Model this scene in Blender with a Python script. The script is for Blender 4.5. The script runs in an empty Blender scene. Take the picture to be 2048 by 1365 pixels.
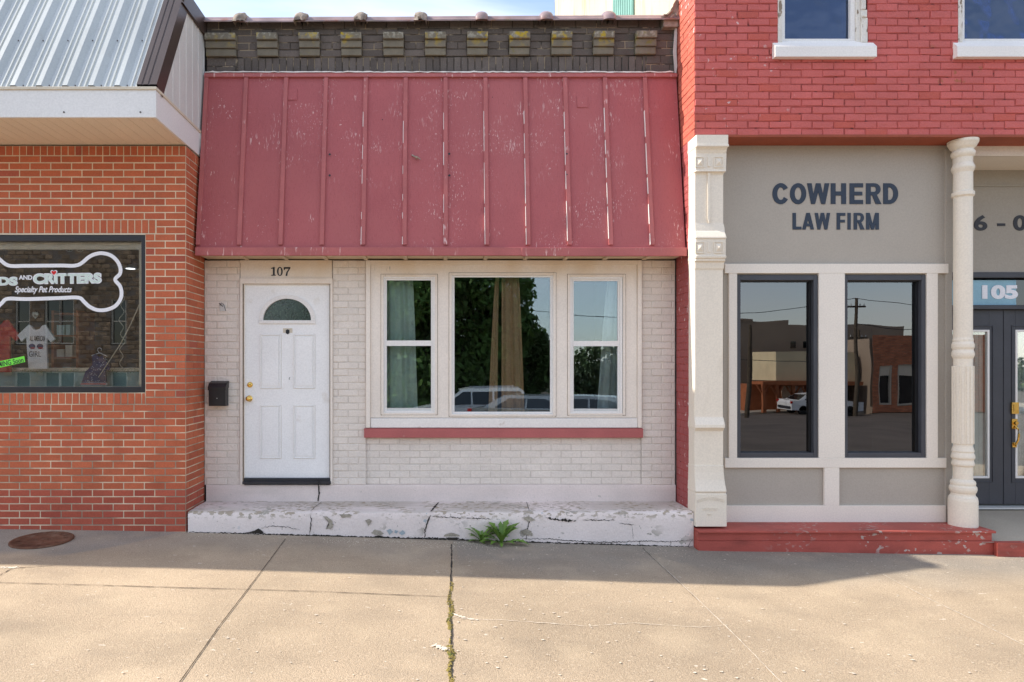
import bpy, math, random
from mathutils import Vector, noise as mnoise
R = math.radians
C = bpy.context.scene.collection
random.seed(7)

# ------------------------------------------------------------------ camera
F, D, CX, CY, CZ = 1320.0, 6.947, 880.0, 735.0, 1.65
sc = bpy.context.scene
cd = bpy.data.cameras.new('camera'); cam = bpy.data.objects.new('camera', cd); C.objects.link(cam)
cam.location = (0, -D, CZ); cam.rotation_euler = (R(90), 0, 0)
cd.sensor_width = 36; cd.lens = 36*F/2048
cd.shift_x = (1024-CX)/2048; cd.shift_y = (CY-682.5)/2048
cd.clip_start = .05; cd.clip_end = 1500
sc.camera = cam
# ------------------------------------------------------------------ light
SUND = Vector((5.16, -.30, -4.05)).normalized()
sd = bpy.data.lights.new('sun', 'SUN'); sd.energy = 3.5; sd.angle = R(.55); sd.color = (1, .93, .82)
sun = bpy.data.objects.new('sun', sd); C.objects.link(sun); sun.location = (-20, 2, 20)
sun.rotation_euler = SUND.to_track_quat('-Z', 'Y').to_euler()
w = bpy.data.worlds.new('World'); sc.world = w; w.use_nodes = True
wn, wl = w.node_tree.nodes, w.node_tree.links; wn.clear()
sky = wn.new('ShaderNodeTexSky'); sky.sky_type = 'NISHITA'; sky.sun_disc = False
L = -SUND
sky.sun_elevation = math.asin(L.z); sky.sun_rotation = math.atan2(L.x, L.y)
sky.air_density = 1.0; sky.dust_density = .7; sky.ozone_density = 1.0
bg = wn.new('ShaderNodeBackground'); bg.inputs['Strength'].default_value = .15
out = wn.new('ShaderNodeOutputWorld')
tc = wn.new('ShaderNodeTexCoord'); mp = wn.new('ShaderNodeMapping'); mp.inputs['Scale'].default_value = (1.2, 1.2, 4)
nz = wn.new('ShaderNodeTexNoise'); nz.inputs['Scale'].default_value = 1.6; nz.inputs['Detail'].default_value = 8
nz.inputs['Distortion'].default_value = .6
cr = wn.new('ShaderNodeMapRange'); cr.inputs['From Min'].default_value = .34; cr.inputs['From Max'].default_value = .80
cr.inputs['To Max'].default_value = .75
mx = wn.new('ShaderNodeMix'); mx.data_type = 'RGBA'; mx.inputs['B'].default_value = (5.6, 5.6, 5.8, 1)
wl.new(tc.outputs['Generated'], mp.inputs['Vector']); wl.new(mp.outputs[0], nz.inputs['Vector'])
sxy = wn.new('ShaderNodeSeparateXYZ'); wl.new(tc.outputs['Generated'], sxy.inputs[0])
ma = wn.new('ShaderNodeMath'); ma.operation = 'MULTIPLY_ADD'; ma.inputs[1].default_value = -.07   # extra cloud added behind the camera to keep up the fill light
wl.new(sxy.outputs[1], ma.inputs[0]); wl.new(nz.outputs['Fac'], ma.inputs[2]); wl.new(ma.outputs[0], cr.inputs['Value']); wl.new(cr.outputs[0], mx.inputs['Factor'])
wl.new(sky.outputs[0], mx.inputs['A']); wl.new(mx.outputs['Result'], bg.inputs['Color']); wl.new(bg.outputs[0], out.inputs[0])
sc.view_settings.view_transform = 'Standard'; sc.view_settings.look = 'None'
sc.view_settings.exposure = 1.12; sc.view_settings.gamma = 1

def X(px, y=0.0): return (px-CX)*(D+y)/F
def Z(py, y=0.0): return CZ-(py-CY)*(D+y)/F

# ------------------------------------------------------------------ materials
def mat(name, col, rough=.8, var=.10, vs=3.0, bump=.25, bs=90.0, metal=0.0, spec=.3, attr=False,
        wears=(), scale=(1, 1, 1), fine=.06, fs=70.0, bump2=0.0, bs2=8.0, bumpscale=(1, 1, 1), coat=0):
    m = bpy.data.materials.new(name); m.use_nodes = True
    n, l = m.node_tree.nodes, m.node_tree.links
    b = n['Principled BSDF']; b.inputs['Roughness'].default_value = rough; b.inputs['Metallic'].default_value = metal
    b.inputs['Specular IOR Level'].default_value = spec; b.inputs['Coat Weight'].default_value = coat
    t = n.new('ShaderNodeTexCoord').outputs['Object']
    def noise(sc_, det=5, vec=(1, 1, 1), dist=0, off=(0, 0, 0)):
        mp = n.new('ShaderNodeMapping'); mp.inputs['Scale'].default_value = vec; mp.inputs['Location'].default_value = off
        l.new(t, mp.inputs[0])
        z = n.new('ShaderNodeTexNoise'); z.inputs['Scale'].default_value = sc_; z.inputs['Detail'].default_value = det
        z.inputs['Distortion'].default_value = dist
        l.new(mp.outputs[0], z.inputs['Vector']); return z.outputs['Fac']
    def math_(op, a, b_=None, c=None, clamp=False):
        q = n.new('ShaderNodeMath'); q.operation = op; q.use_clamp = clamp
        for i, v in enumerate((a, b_, c)):
            if v is None: continue
            if isinstance(v, (int, float)): q.inputs[i].default_value = v
            else: l.new(v, q.inputs[i])
        return q.outputs[0]
    def ramp(v, a, b_, lo=0., hi=1.):
        q = n.new('ShaderNodeMapRange'); q.interpolation_type = 'SMOOTHSTEP'
        for k, x in (('From Min', a), ('From Max', b_), ('To Min', lo), ('To Max', hi)): q.inputs[k].default_value = x
        l.new(v, q.inputs['Value']); return q.outputs[0]
    def mix(f, a, b_, typ='MIX'):
        q = n.new('ShaderNodeMix'); q.data_type = 'RGBA'; q.blend_type = typ
        for k, x in (('Factor', f), ('A', a), ('B', b_)):
            if isinstance(x, (int, float)): q.inputs[k].default_value = x
            elif isinstance(x, (tuple, list)): q.inputs[k].default_value = (*x[:3], 1)
            else: l.new(x, q.inputs[k])
        return q.outputs['Result']
    if attr:
        a = n.new('ShaderNodeVertexColor'); a.layer_name = 'Col'; base = a.outputs['Color']
        if col is not None: base = mix(1.0, base, col, 'MULTIPLY')
    else: base = tuple(col)
    v1 = ramp(noise(vs, 6, scale), .25, .75, 1-var, 1+var)
    v2 = ramp(noise(fs, 3, scale), .2, .8, 1-fine, 1+fine)
    v = math_('MULTIPLY', v1, v2)
    cmb = n.new('ShaderNodeCombineColor')
    for i in range(3): l.new(v, cmb.inputs[i])
    base = mix(1.0, base, cmb.outputs[0], 'MULTIPLY')
    # wears: dicts col, s (scale), vec, a, b (threshold range), patch (scale, a, b), zr (z0,z1 fade in), zi
    for i, W in enumerate(wears):
        f = ramp(noise(W['s'], W.get('det', 6), W.get('vec', (1, 1, 1)), W.get('dist', 0), (3.7*i+1.3,)*3), W['a'], W['b'], 0, W.get('k', 1))
        if 'patch' in W:
            p = W['patch']; f = math_('MULTIPLY', f, ramp(noise(p[0], 3, W.get('pvec', (1, 1, 1)), 0, (9.1+i*2.2,)*3), p[1], p[2]))
        for ax, key in ((0, 'xr'), (1, 'yr'), (2, 'zr')):
            if key in W:
                g = n.new('ShaderNodeNewGeometry'); s = n.new('ShaderNodeSeparateXYZ'); l.new(g.outputs['Position'], s.inputs[0])
                f = math_('MULTIPLY', f, ramp(s.outputs[ax], *W[key]) if W[key][0] < W[key][1] else ramp(s.outputs[ax], W[key][1], W[key][0], 1, 0))
        if W.get('up'):
            g = n.new('ShaderNodeNewGeometry'); s = n.new('ShaderNodeSeparateXYZ'); l.new(g.outputs['Normal'], s.inputs[0])
            f = math_('MULTIPLY', f, ramp(s.outputs[2], .3, .8))
        base = mix(f, base, W['col'])
    if isinstance(base, tuple): b.inputs['Base Color'].default_value = (*base, 1)
    else: l.new(base, b.inputs['Base Color'])
    if bump:
        h = noise(bs, 4, bumpscale)
        if bump2: h = math_('ADD', h, math_('MULTIPLY', noise(bs2, 5, bumpscale), bump2))
        bp = n.new('ShaderNodeBump'); bp.inputs['Strength'].default_value = bump; bp.inputs['Distance'].default_value = .006
        l.new(h, bp.inputs['Height']); l.new(bp.outputs[0], b.inputs['Normal'])
    return m

def glass(name, refl=.25, tint=(.75, .78, .78), wave=.0, ws=1.5, rcol=(1, 1, 1)):
    m = bpy.data.materials.new(name); m.use_nodes = True
    n, l = m.node_tree.nodes, m.node_tree.links; n.clear()
    o = n.new('ShaderNodeOutputMaterial'); mx = n.new('ShaderNodeMixShader')
    tr = n.new('ShaderNodeBsdfTransparent'); tr.inputs[0].default_value = (*tint, 1)
    gl = n.new('ShaderNodeBsdfGlossy'); gl.inputs['Roughness'].default_value = 0.0; gl.inputs['Color'].default_value = (*rcol, 1)
    fr = n.new('ShaderNodeFresnel'); fr.inputs['IOR'].default_value = 1.5
    ad = n.new('ShaderNodeMath'); ad.operation = 'ADD'; ad.use_clamp = True; ad.inputs[1].default_value = refl
    l.new(fr.outputs[0], ad.inputs[0]); l.new(ad.outputs[0], mx.inputs[0])
    if wave:
        t = n.new('ShaderNodeTexCoord'); z = n.new('ShaderNodeTexNoise'); z.inputs['Scale'].default_value = ws; z.inputs['Detail'].default_value = 1
        bp = n.new('ShaderNodeBump'); bp.inputs['Strength'].default_value = wave; bp.inputs['Distance'].default_value = .05
        l.new(t.outputs['Object'], z.inputs['Vector']); l.new(z.outputs['Fac'], bp.inputs['Height']); l.new(bp.outputs[0], gl.inputs['Normal'])
    l.new(tr.outputs[0], mx.inputs[1]); l.new(gl.outputs[0], mx.inputs[2]); l.new(mx.outputs[0], o.inputs[0])
    return m

M = {}
M['obrick'] = mat('orange_face_brick', None, .75, .06, 8, .25, 160, attr=True, fine=.10, fs=60,
    wears=[dict(col=(.55, .47, .38), s=26, a=.66, b=.78, k=.35, patch=(1.4, .45, .7))])
M['omortar'] = mat('pale_mortar', (.66, .55, .40), .95, .12, 4, .5, 120,
    wears=[dict(col=(.20, .17, .13), s=2.2, a=.44, b=.60, k=.75, zr=(2.9, 1.9))])
M['wbrick'] = mat('painted_white_brick', None, .7, .05, 3, 1.0, 45, attr=True, bump2=1.2, bs2=26,
    wears=[dict(col=(.42, .37, .31), s=18, a=.62, b=.80, k=.5, patch=(1.3, .5, .7)),
           dict(col=(.62, .45, .30), s=3, vec=(3, 3, .6), a=.45, b=.75, k=.35, zr=(2.3, 2.8))])
M['wmortar'] = mat('painted_white_joint', (.64, .575, .51), .9, .12, 4, .5, 120)
M['rbrick'] = mat('painted_red_brick', None, .62, .08, 2.5, 1.0, 50, attr=True, bump2=1.6, bs2=16,
    wears=[dict(col=(.66, .56, .55), s=18, a=.63, b=.66, k=.8, patch=(2.8, .50, .60), xr=(4.0, 2.6)),
           dict(col=(.34, .12, .05), s=9, a=.60, b=.64, k=.85, patch=(2.0, .58, .64), xr=(3.2, 4.6))])
M['rmortar'] = mat('painted_red_joint', (.36, .07, .06), .85, .2, 9, .5, 120, wears=[dict(col=(.05, .02, .02), s=14, a=.55, b=.68, k=.8)])
M['dbrick'] = mat('dark_weathered_brick', None, .9, .10, 6, .9, 70, attr=True, bump2=.6, bs2=25, fine=.12,
    wears=[dict(col=(.24, .24, .22), s=40, a=.62, b=.74, k=.5)])
M['dmortar'] = mat('dark_mortar', (.085, .07, .058), .95, .3, 10, .6, 120, wears=[dict(col=(.42, .33, .23), s=8, a=.50, b=.60, k=.8)])
M['lichen'] = mat('lichen_brick', (.19, .165, .125), .95, .12, 8, .9, 80, bump2=.6, bs2=25,
    wears=[dict(col=(.36, .34, .28), s=26, a=.47, b=.62, k=.85, zr=(5.05, 5.13)),
           dict(col=(.42, .30, .03), s=13, a=.50, b=.62, k=.95, zr=(4.97, 5.12), patch=(1.6, .40, .55)),
           dict(col=(.20, .17, .04), s=18, a=.55, b=.68, k=.7, zr=(4.8, 5.0), patch=(1.6, .45, .6))])
SC = dict(col=(.80, .60, .57), vec=(6, 6, .8), det=8)
M['awn'] = mat('faded_red_board', (.415, .108, .114), .60, .05, 1.6, .8, 9, bumpscale=(22, 22, .5), bump2=.4, bs2=40, fine=.05,
    wears=[dict(col=(.44, .135, .135), s=1.1, a=.40, b=.7, k=.5), dict(col=(.30, .06, .065), s=12, vec=(14, 14, .35), a=.58, b=.68, k=.45),
           dict(SC, s=12, dist=.8, a=.575, b=.65, k=.55, patch=(3.0, .53, .66), zr=(3.3, 4.0)), dict(SC, s=12, dist=.8, a=.60, b=.65, k=.6, patch=(2.6, .60, .68)),
           dict(SC, s=30, vec=(3, 3, .9), a=.61, b=.66, k=.6, patch=(1.9, .55, .66)),
           dict(col=(.80, .60, .57), s=16, vec=(1.6, 1.6, 1), dist=2.5, det=3, a=.69, b=.70, k=.7, patch=(1.5, .52, .62))])
M['awntrim'] = mat('faded_red_trim', (.42, .125, .122), .6, .1, 3, .3, 30, bumpscale=(1, 8, 8),
    wears=[dict(col=(.72, .52, .50), s=9, vec=(5, 5, .8), a=.60, b=.68, k=.75, patch=(2.2, .5, .62))])
M['sill'] = mat('red_sill_paint', (.42, .12, .115), .6, .08, 3, .25, 60, wears=[dict(col=(.55, .42, .40), s=20, a=.70, b=.76, k=.7)])
M['wood'] = mat('cream_soffit_wood', (.58, .46, .33), .8, .08, 3, .3, 60)
M['cream'] = mat('aged_cream_casing', (.80, .72, .64), .6, .05, 2, .18, 60, bumpscale=(1, 1, .2),
    wears=[dict(col=(.66, .50, .32), s=2.6, vec=(1, 1, .5), a=.30, b=.75, k=.6, zr=(2.35, 2.75)),
           dict(col=(.34, .30, .25), s=16, vec=(2, 2, .5), a=.66, b=.76, k=.6, patch=(1.2, .5, .6))])
M['vinyl'] = mat('white_vinyl', (.80, .77, .74), .4, .03, 2, .05, 60)
M['board'] = mat('white_board', (.82, .78, .74), .5, .04, 2, .12, 40, bumpscale=(.3, 1, 1), wears=[dict(col=(.5, .42, .34), s=9, a=.66, b=.76, k=.4)])
M['grime'] = mat('grimy_gap', (.20, .15, .10), .9, .3, 20, .2)
M['door'] = mat('white_door_paint', (.86, .85, .84), .42, .03, 2, .06, 50,
    wears=[dict(col=(.62, .56, .48), s=7, vec=(1, 1, .7), a=.64, b=.80, k=.45)])
M['dark'] = mat('dark_metal', (.028, .028, .034), .45, .15, 6, .1, 60, spec=.4)
M['dframe'] = mat('charcoal_frame_paint', (.055, .057, .068), .5, .08, 4, .08, 60, spec=.4)
M['black'] = mat('black_metal', (.012, .012, .015), .4, .1, 6, .15, 200, spec=.5)
M['brass'] = mat('polished_brass', (.80, .52, .14), .22, .08, 20, .05, metal=1)
M['plinth'] = mat('painted_plinth', (.72, .62, .575), .75, .06, 2, .4, 40, bump2=.8, bs2=9, bumpscale=(.6, 1, 1.4),
    wears=[dict(col=(.40, .37, .32), s=22, a=.67, b=.74, k=.6), dict(col=(.50, .45, .40), s=4, vec=(.6, 1, 2), a=.5, b=.8, k=.4)])
M['step'] = mat('peeling_step_paint', (.76, .67, .63), .8, .06, 2, .8, 30, bump2=1.2, bs2=8,
    wears=[dict(col=(.46, .41, .35), s=2.2, vec=(.6, 1.4, 1), a=.30, b=.66, k=.75, up=1, det=12),
           dict(col=(.34, .28, .20), s=24, vec=(.7, 1, 1.2), a=.53, b=.565, zr=(.13, .225), k=.85, det=9, patch=(3, .36, .52)),
           dict(col=(.35, .32, .27), s=8, vec=(.8, 1, 1), a=.62, b=.64, k=.9, patch=(1.7, .45, .6), det=9), dict(col=(.20, .17, .13), s=38, a=.66, b=.69, k=.8, patch=(2.4, .40, .60)),
           dict(col=(.30, .38, .42), s=9, a=.68, b=.71, k=.8, patch=(1.3, .5, .6)),
           dict(col=(.12, .11, .09), s=30, a=.68, b=.74, k=.7, zr=(.06, -.05))])
M['crack'] = mat('dark_crack', (.035, .03, .025), .95, .3, 20, .3)
M['joint'] = mat('sidewalk_joint', (.07, .055, .04), .95, .3, 14, .3)
M['paleline'] = mat('pale_sidewalk_joint', (.60, .52, .42), .95, .2, 30, .3)
M['moss'] = mat('dry_moss', (.26, .20, .06), .95, .3, 30, .8, 90, wears=[dict(col=(.10, .13, .03), s=9, a=.56, b=.66, k=.8), dict(col=(.05, .04, .03), s=40, a=.55, b=.65)])
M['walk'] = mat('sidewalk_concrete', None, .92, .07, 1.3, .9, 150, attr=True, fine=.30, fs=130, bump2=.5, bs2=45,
    wears=[dict(col=(.66, .58, .47), s=19, vec=(.8, 1.6, 1), a=.70, b=.72, k=.85), dict(col=(.60, .50, .38), s=60, a=.62, b=.70, k=.5),
           dict(col=(.56, .44, .30), s=2.3, a=.46, b=.72, k=.30),
           dict(col=(.10, .08, .06), s=60, a=.745, b=.76, k=.8),
           dict(col=(.24, .19, .14), s=1.7, vec=(1, 2.2, 1), a=.50, b=.74, k=.28), dict(col=(.17, .13, .09), s=85, a=.64, b=.72, k=.5),
           dict(col=(.70, .64, .55), s=110, a=.68, b=.72, k=.45)])
M['conc'] = mat('grey_concrete', (.40, .345, .275), .92, .1, 2, .5, 90, fine=.12, fs=120)
M['asphalt'] = mat('asphalt', (.125, .102, .085), .9, .2, .5, .5, 60, fine=.2, fs=60)
M['earth'] = mat('ground_soil', (.12, .10, .07), .95, .2, .3, .2)
M['fascia'] = mat('white_fascia_metal', (.74, .73, .72), .42, .04, 1.2, .05, 10, wears=[dict(col=(.35, .30, .26), s=30, a=.74, b=.77, k=.7)])
M['drip'] = mat('tan_drip_edge', (.62, .55, .44), .5, .05, 3, .05)
M['soffit'] = mat('tan_soffit_vinyl', (.76, .66, .52), .6, .04, 2, .08)
M['steel'] = mat('pale_blue_grey_steel', (.47, .49, .48), .42, .10, 1.0, .06, 30, metal=.25, bumpscale=(1, 1, .3),
    wears=[dict(col=(.35, .33, .30), s=3, vec=(3, 3, .5), a=.58, b=.75, k=.3)])
M['side'] = mat('grey_ribbed_cladding', (.60, .60, .58), .5, .05, 2, .05)
M['brown'] = mat('brown_metal_trim', (.075, .052, .045), .35, .08, 3, .05, metal=.3, spec=.5)
M['claytile'] = mat('glazed_clay_coping', (.27, .19, .19), .30, .25, 5, .25, 30, spec=.7,
    wears=[dict(col=(.26, .075, .03), s=6, vec=(.6, 1, 1), a=.56, b=.68, k=.8, zr=(5.31, 5.24)), dict(col=(.18, .17, .06), s=14, a=.58, b=.7, k=.6, zr=(5.31, 5.24))])
M['lump'] = mat('weathered_mortar_lump', (.30, .25, .21), .95, .3, 14, 1.0, 60, bump2=1, bs2=25)
M['law'] = mat('cream_iron_paint', (.78, .70, .59), .5, .03, 2, .03, 60, wears=[dict(col=(.55, .46, .34), s=5, vec=(1, 1, .5), a=.60, b=.8, k=.35)])
M['lawtrim'] = mat('cream_board_paint', (.78, .71, .63), .55, .03, 2, .03, 60)
M['grey'] = mat('grey_stucco_paint', (.415, .372, .32), .75, .04, 1.2, .06, 120)
M['recess'] = mat('warm_grey_wall', (.37, .335, .285), .75, .04, 1.2, .12, 120)
M['redbase'] = mat('red_base_paint', (.40, .085, .065), .6, .12, 3, .4, 50, bumpscale=(.6, 1, 1),
    wears=[dict(col=(.48, .42, .38), s=26, vec=(.7, 1, 1), a=.585, b=.605, k=.9, patch=(2.2, .47, .56), xr=(2.9, 4.2)), dict(col=(.15, .04, .03), s=5, vec=(.4, 1, 2), a=.5, b=.8, k=.6)])
M['lintel'] = mat('red_lintel_paint', (.30, .07, .035), .6, .12, 4, .2)
M['stucco'] = mat('cream_stucco', (.50, .43, .33), .9, .08, 1, .6, 20, wears=[dict(col=(.36, .26, .16), s=3, vec=(2, 2, .4), a=.52, b=.66, k=.6)])
M['green'] = mat('faded_green_shutter', (.17, .33, .28), .6, .12, 3, .3, 10, bumpscale=(1, 8, .1))
M['peel'] = mat('peeling_white_paint', (.72, .68, .62), .8, .08, 6, .8, 40, bump2=1, bs2=18,
    wears=[dict(col=(.20, .14, .09), s=13, vec=(1.3, 1.3, .5), a=.585, b=.63, k=.9), dict(col=(.50, .42, .32), s=7, a=.55, b=.7, k=.5)])
M['ink'] = mat('navy_lettering', (.032, .045, .070), .5, .04, 5, .03)
M['charcoal'] = mat('charcoal_lettering', (.035, .035, .042), .5, .04, 5, .03)
M['white'] = mat('white_vinyl_graphic', (.80, .80, .84), .5, .02, 3, 0)
M['mint'] = mat('pale_mint_graphic', (.62, .72, .68), .6, .05, 3, 0)
M['redg'] = mat('red_graphic', (.62, .02, .02), .5, .02, 3, 0)
M['rust'] = mat('rusty_cast_iron', (.16, .075, .045), .8, .25, 8, .8, 90, metal=.3, wears=[dict(col=(.26, .17, .12), s=14, a=.5, b=.7, k=.5)])
M['leaf'] = mat('dandelion_leaf', (.13, .23, .035), .5, .25, 9, .3, 60, spec=.4)
M['treeleaf'] = mat('tree_leaf', None, .6, .2, 1, 0, attr=True)
M['bark'] = mat('bark', (.09, .07, .05), .95, .3, 6, .8, 20)
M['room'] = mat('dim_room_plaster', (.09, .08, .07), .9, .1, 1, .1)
M['dimfloor'] = mat('dim_floor', (.10, .08, .06), .8, .2, 2, .1)
M['roof'] = mat('roof_felt', (.10, .10, .10), .9, .1, 1, .2)
M['tan'] = mat('tan_curtain_cloth', (.52, .34, .19), .9, .08, 3, .2, 200)
M['sage'] = mat('sage_curtain_cloth', (.58, .72, .62), .9, .06, 3, .2, 200)
M['pale'] = mat('pale_curtain_cloth', (.50, .58, .56), .9, .06, 3, .2, 200)
M['note'] = mat('neon_green_paper', (.20, .80, .08), .7, .04, 5, .05)
M['teal'] = mat('pale_teal_counter', (.36, .50, .46), .7, .06, 3, .1)
M['tee'] = mat('white_tee_cloth', (.86, .84, .88), .9, .05, 5, .3, 60)
M['redtee'] = mat('red_tee_cloth', (.50, .02, .02), .9, .08, 5, .3, 60)
M['navy'] = mat('navy_star_cloth', (.04, .04, .13), .9, .08, 5, .3, 60)
M['lawnote'] = mat('pale_blue_film', (.25, .44, .54), .35, .05, 5, 0)
M['stone'] = mat('brown_rock_face_stone', (1.7, 1.6, 1.5), .95, .25, 2, 1.0, 12, attr=True, bump2=1, bs2=5)
M['carwhite'] = mat('white_car_paint', (.75, .75, .75), .25, .02, 1, 0, coat=.6)
M['carsilver'] = mat('silver_car_paint', (.30, .31, .32), .25, .02, 1, 0, metal=.5, coat=.6)
M['carglass'] = mat('car_glass', (.01, .012, .014), .05, .02, 1, 0, spec=.9)
M['rubber'] = mat('tyre_rubber', (.02, .02, .02), .85, .1, 9, .2)
M['alloy'] = mat('alloy_rim', (.45, .45, .46), .3, .05, 9, 0, metal=.8)
M['tail'] = mat('tail_lamp_red', (.45, .01, .01), .2, .03, 9, 0)
M['head'] = mat('head_lamp', (.7, .7, .72), .1, .03, 9, 0)
M['greywall'] = mat('grey_brown_render', (.30, .235, .18), .9, .12, .4, .3, 10)
M['beige'] = mat('beige_metal_siding', (.66, .56, .36), .6, .08, 1, .4, 8, bumpscale=(6, 1, .02))
M['timber'] = mat('red_brown_timber', (.36, .12, .05), .8, .15, 3, .3, 20)
M['farbrick'] = mat('far_red_brick', None, .85, .12, 2, .3, 60, attr=True)
M['farmortar'] = mat('far_mortar', (.25, .20, .16), .95, .1, 2, .2)
M['yellow'] = mat('yellow_kerb_paint', (.55, .40, .03), .8, .2, 5, .3)
M['gall'] = glass('shop_window_glass', .085, (.97, .98, .97), wave=.012, ws=1.1)
M['gctr'] = glass('house_window_glass', .10, (.97, .98, .98), wave=.03, ws=1.4, rcol=(.72, .84, .90))
M['glaw'] = glass('tinted_window_glass', .135, (.22, .22, .24), wave=.035, ws=1.3, rcol=(.80, .80, .82))
M['gup'] = glass('upper_window_glass', .10, (.3, .33, .4), wave=.09, ws=5, rcol=(.45, .58, .85))
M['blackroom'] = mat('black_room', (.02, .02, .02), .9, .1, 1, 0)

# ------------------------------------------------------------------ mesh helpers
class MB:
    def __init__(s): s.v = []; s.f = []; s.c = []; s.sm = []
    def face(s, pts, col=(1, 1, 1), smooth=False):
        b = len(s.v); s.v += [tuple(p) for p in pts]; s.f.append(tuple(range(b, b+len(pts)))); s.c.append(col); s.sm.append(smooth)
    def grid(s, rows, col=(1, 1, 1), smooth=True, close=False, colf=None):
        b = len(s.v); n = len(rows[0])
        for r in rows: s.v += [tuple(p) for p in r]
        for i in range(len(rows)-1):
            for j in range(n if close else n-1):
                k = (j+1) % n
                s.f.append((b+i*n+j, b+i*n+k, b+(i+1)*n+k, b+(i+1)*n+j)); s.sm.append(smooth)
                s.c.append(colf(rows[i][j]) if colf else col)
    def box(s, x0, x1, y0, y1, z0, z1, col=(1, 1, 1)):
        x0, x1 = sorted((x0, x1)); y0, y1 = sorted((y0, y1)); z0, z1 = sorted((z0, z1))
        b = len(s.v)
        s.v += [(x0, y0, z0), (x1, y0, z0), (x1, y1, z0), (x0, y1, z0), (x0, y0, z1), (x1, y0, z1), (x1, y1, z1), (x0, y1, z1)]
        for q in ((0, 3, 2, 1), (4, 5, 6, 7), (0, 1, 5, 4), (1, 2, 6, 5), (2, 3, 7, 6), (3, 0, 4, 7)):
            s.f.append(tuple(b+i for i in q)); s.c.append(col); s.sm.append(False)
    def prism(s, poly, a0, a1, axis='y', col=(1, 1, 1)):
        def P(p, a):
            if axis == 'y': return (p[0], a, p[1])
            if axis == 'x': return (a, p[0], p[1])
            return (p[0], p[1], a)
        s.face([P(p, a0) for p in poly], col); s.face([P(p, a1) for p in reversed(poly)], col)
        n = len(poly)
        for i in range(n):
            p, q = poly[i], poly[(i+1) % n]; s.face([P(p, a0), P(p, a1), P(q, a1), P(q, a0)], col)
    def lathe(s, prof, c, axis='z', seg=32, smooth=True, flute=None):
        rows = []
        for r, h in prof:
            row = []
            for k in range(seg):
                a = 2*math.pi*k/seg; rr = r
                if flute: rr = flute(r, h, a)
                u, v = rr*math.cos(a), rr*math.sin(a)
                row.append((c[0]+u, c[1]+v, c[2]+h) if axis == 'z' else (c[0]+u, c[1]+h, c[2]+v) if axis == 'y' else (c[0]+h, c[1]+u, c[2]+v))
            rows.append(row)
        s.grid(rows, smooth=smooth, close=True)
        if prof[0][0] > 1e-4: s.face(rows[0])
        if prof[-1][0] > 1e-4: s.face(list(reversed(rows[-1])))
    def tube(s, pts, r, seg=8, taper=None):
        rows = []
        pts = [Vector(p) for p in pts]
        for i, p in enumerate(pts):
            d = (pts[min(i+1, len(pts)-1)]-pts[max(i-1, 0)]).normalized()
            u = d.cross(Vector((0, 0, 1)));
            if u.length < .1: u = d.cross(Vector((0, 1, 0)))
            u.normalize(); v = d.cross(u)
            rr = r if taper is None else r+(taper-r)*i/(len(pts)-1)
            rows.append([p+u*rr*math.cos(2*math.pi*k/seg)+v*rr*math.sin(2*math.pi*k/seg) for k in range(seg)])
        s.grid(rows, close=True); s.face(rows[0]); s.face(list(reversed(rows[-1])))
    def frame(s, x0, x1, z0, z1, wl, wr, wb, wt, y0, y1):
        s.box(x0, x0+wl, y0, y1, z0, z1); s.box(x1-wr, x1, y0, y1, z0, z1)
        s.box(x0+wl, x1-wr, y0, y1, z0, z0+wb); s.box(x0+wl, x1-wr, y0, y1, z1-wt, z1)
    def wall(s, x0, x1, z0, z1, y0, y1, holes):
        xs = sorted({x0, x1, *[min(max(h[0], x0), x1) for h in holes], *[min(max(h[1], x0), x1) for h in holes]})
        for a, b in zip(xs, xs[1:]):
            if b-a < 1e-4: continue
            m = (a+b)/2; zs = [(z0, z1)]
            for h in holes:
                if h[0] < m < h[1]:
                    nz = []
                    for p, q in zs:
                        if h[3] <= p or h[2] >= q: nz.append((p, q)); continue
                        if h[2] > p: nz.append((p, h[2]))
                        if h[3] < q: nz.append((h[3], q))
                    zs = nz
            for p, q in zs: s.box(a, b, y0, y1, p, q)
    def ribbon(s, pts, wd, y, thick=.002):
        # flat ribbon in the xz plane
        n = len(pts); L_, R_ = [], []
        for i in range(n):
            a = Vector(pts[max(i-1, 0)]); b = Vector(pts[min(i+1, n-1)]); d = (b-a).normalized(); nn = Vector((-d.y, d.x))
            p = Vector(pts[i]); ww = wd[i] if isinstance(wd, (list, tuple)) else wd
            L_.append(p+nn*ww/2); R_.append(p-nn*ww/2)
        for yy in (y,):
            s.grid([[(p.x, yy, p.y) for p in L_], [(p.x, yy, p.y) for p in R_]], smooth=False)
            s.grid([[(p.x, yy-thick, p.y) for p in L_], [(p.x, yy-thick, p.y) for p in R_]], smooth=False)
            s.grid([[(p.x, yy, p.y) for p in L_], [(p.x, yy-thick, p.y) for p in L_]], smooth=False)
            s.grid([[(p.x, yy, p.y) for p in R_], [(p.x, yy-thick, p.y) for p in R_]], smooth=False)

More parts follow.
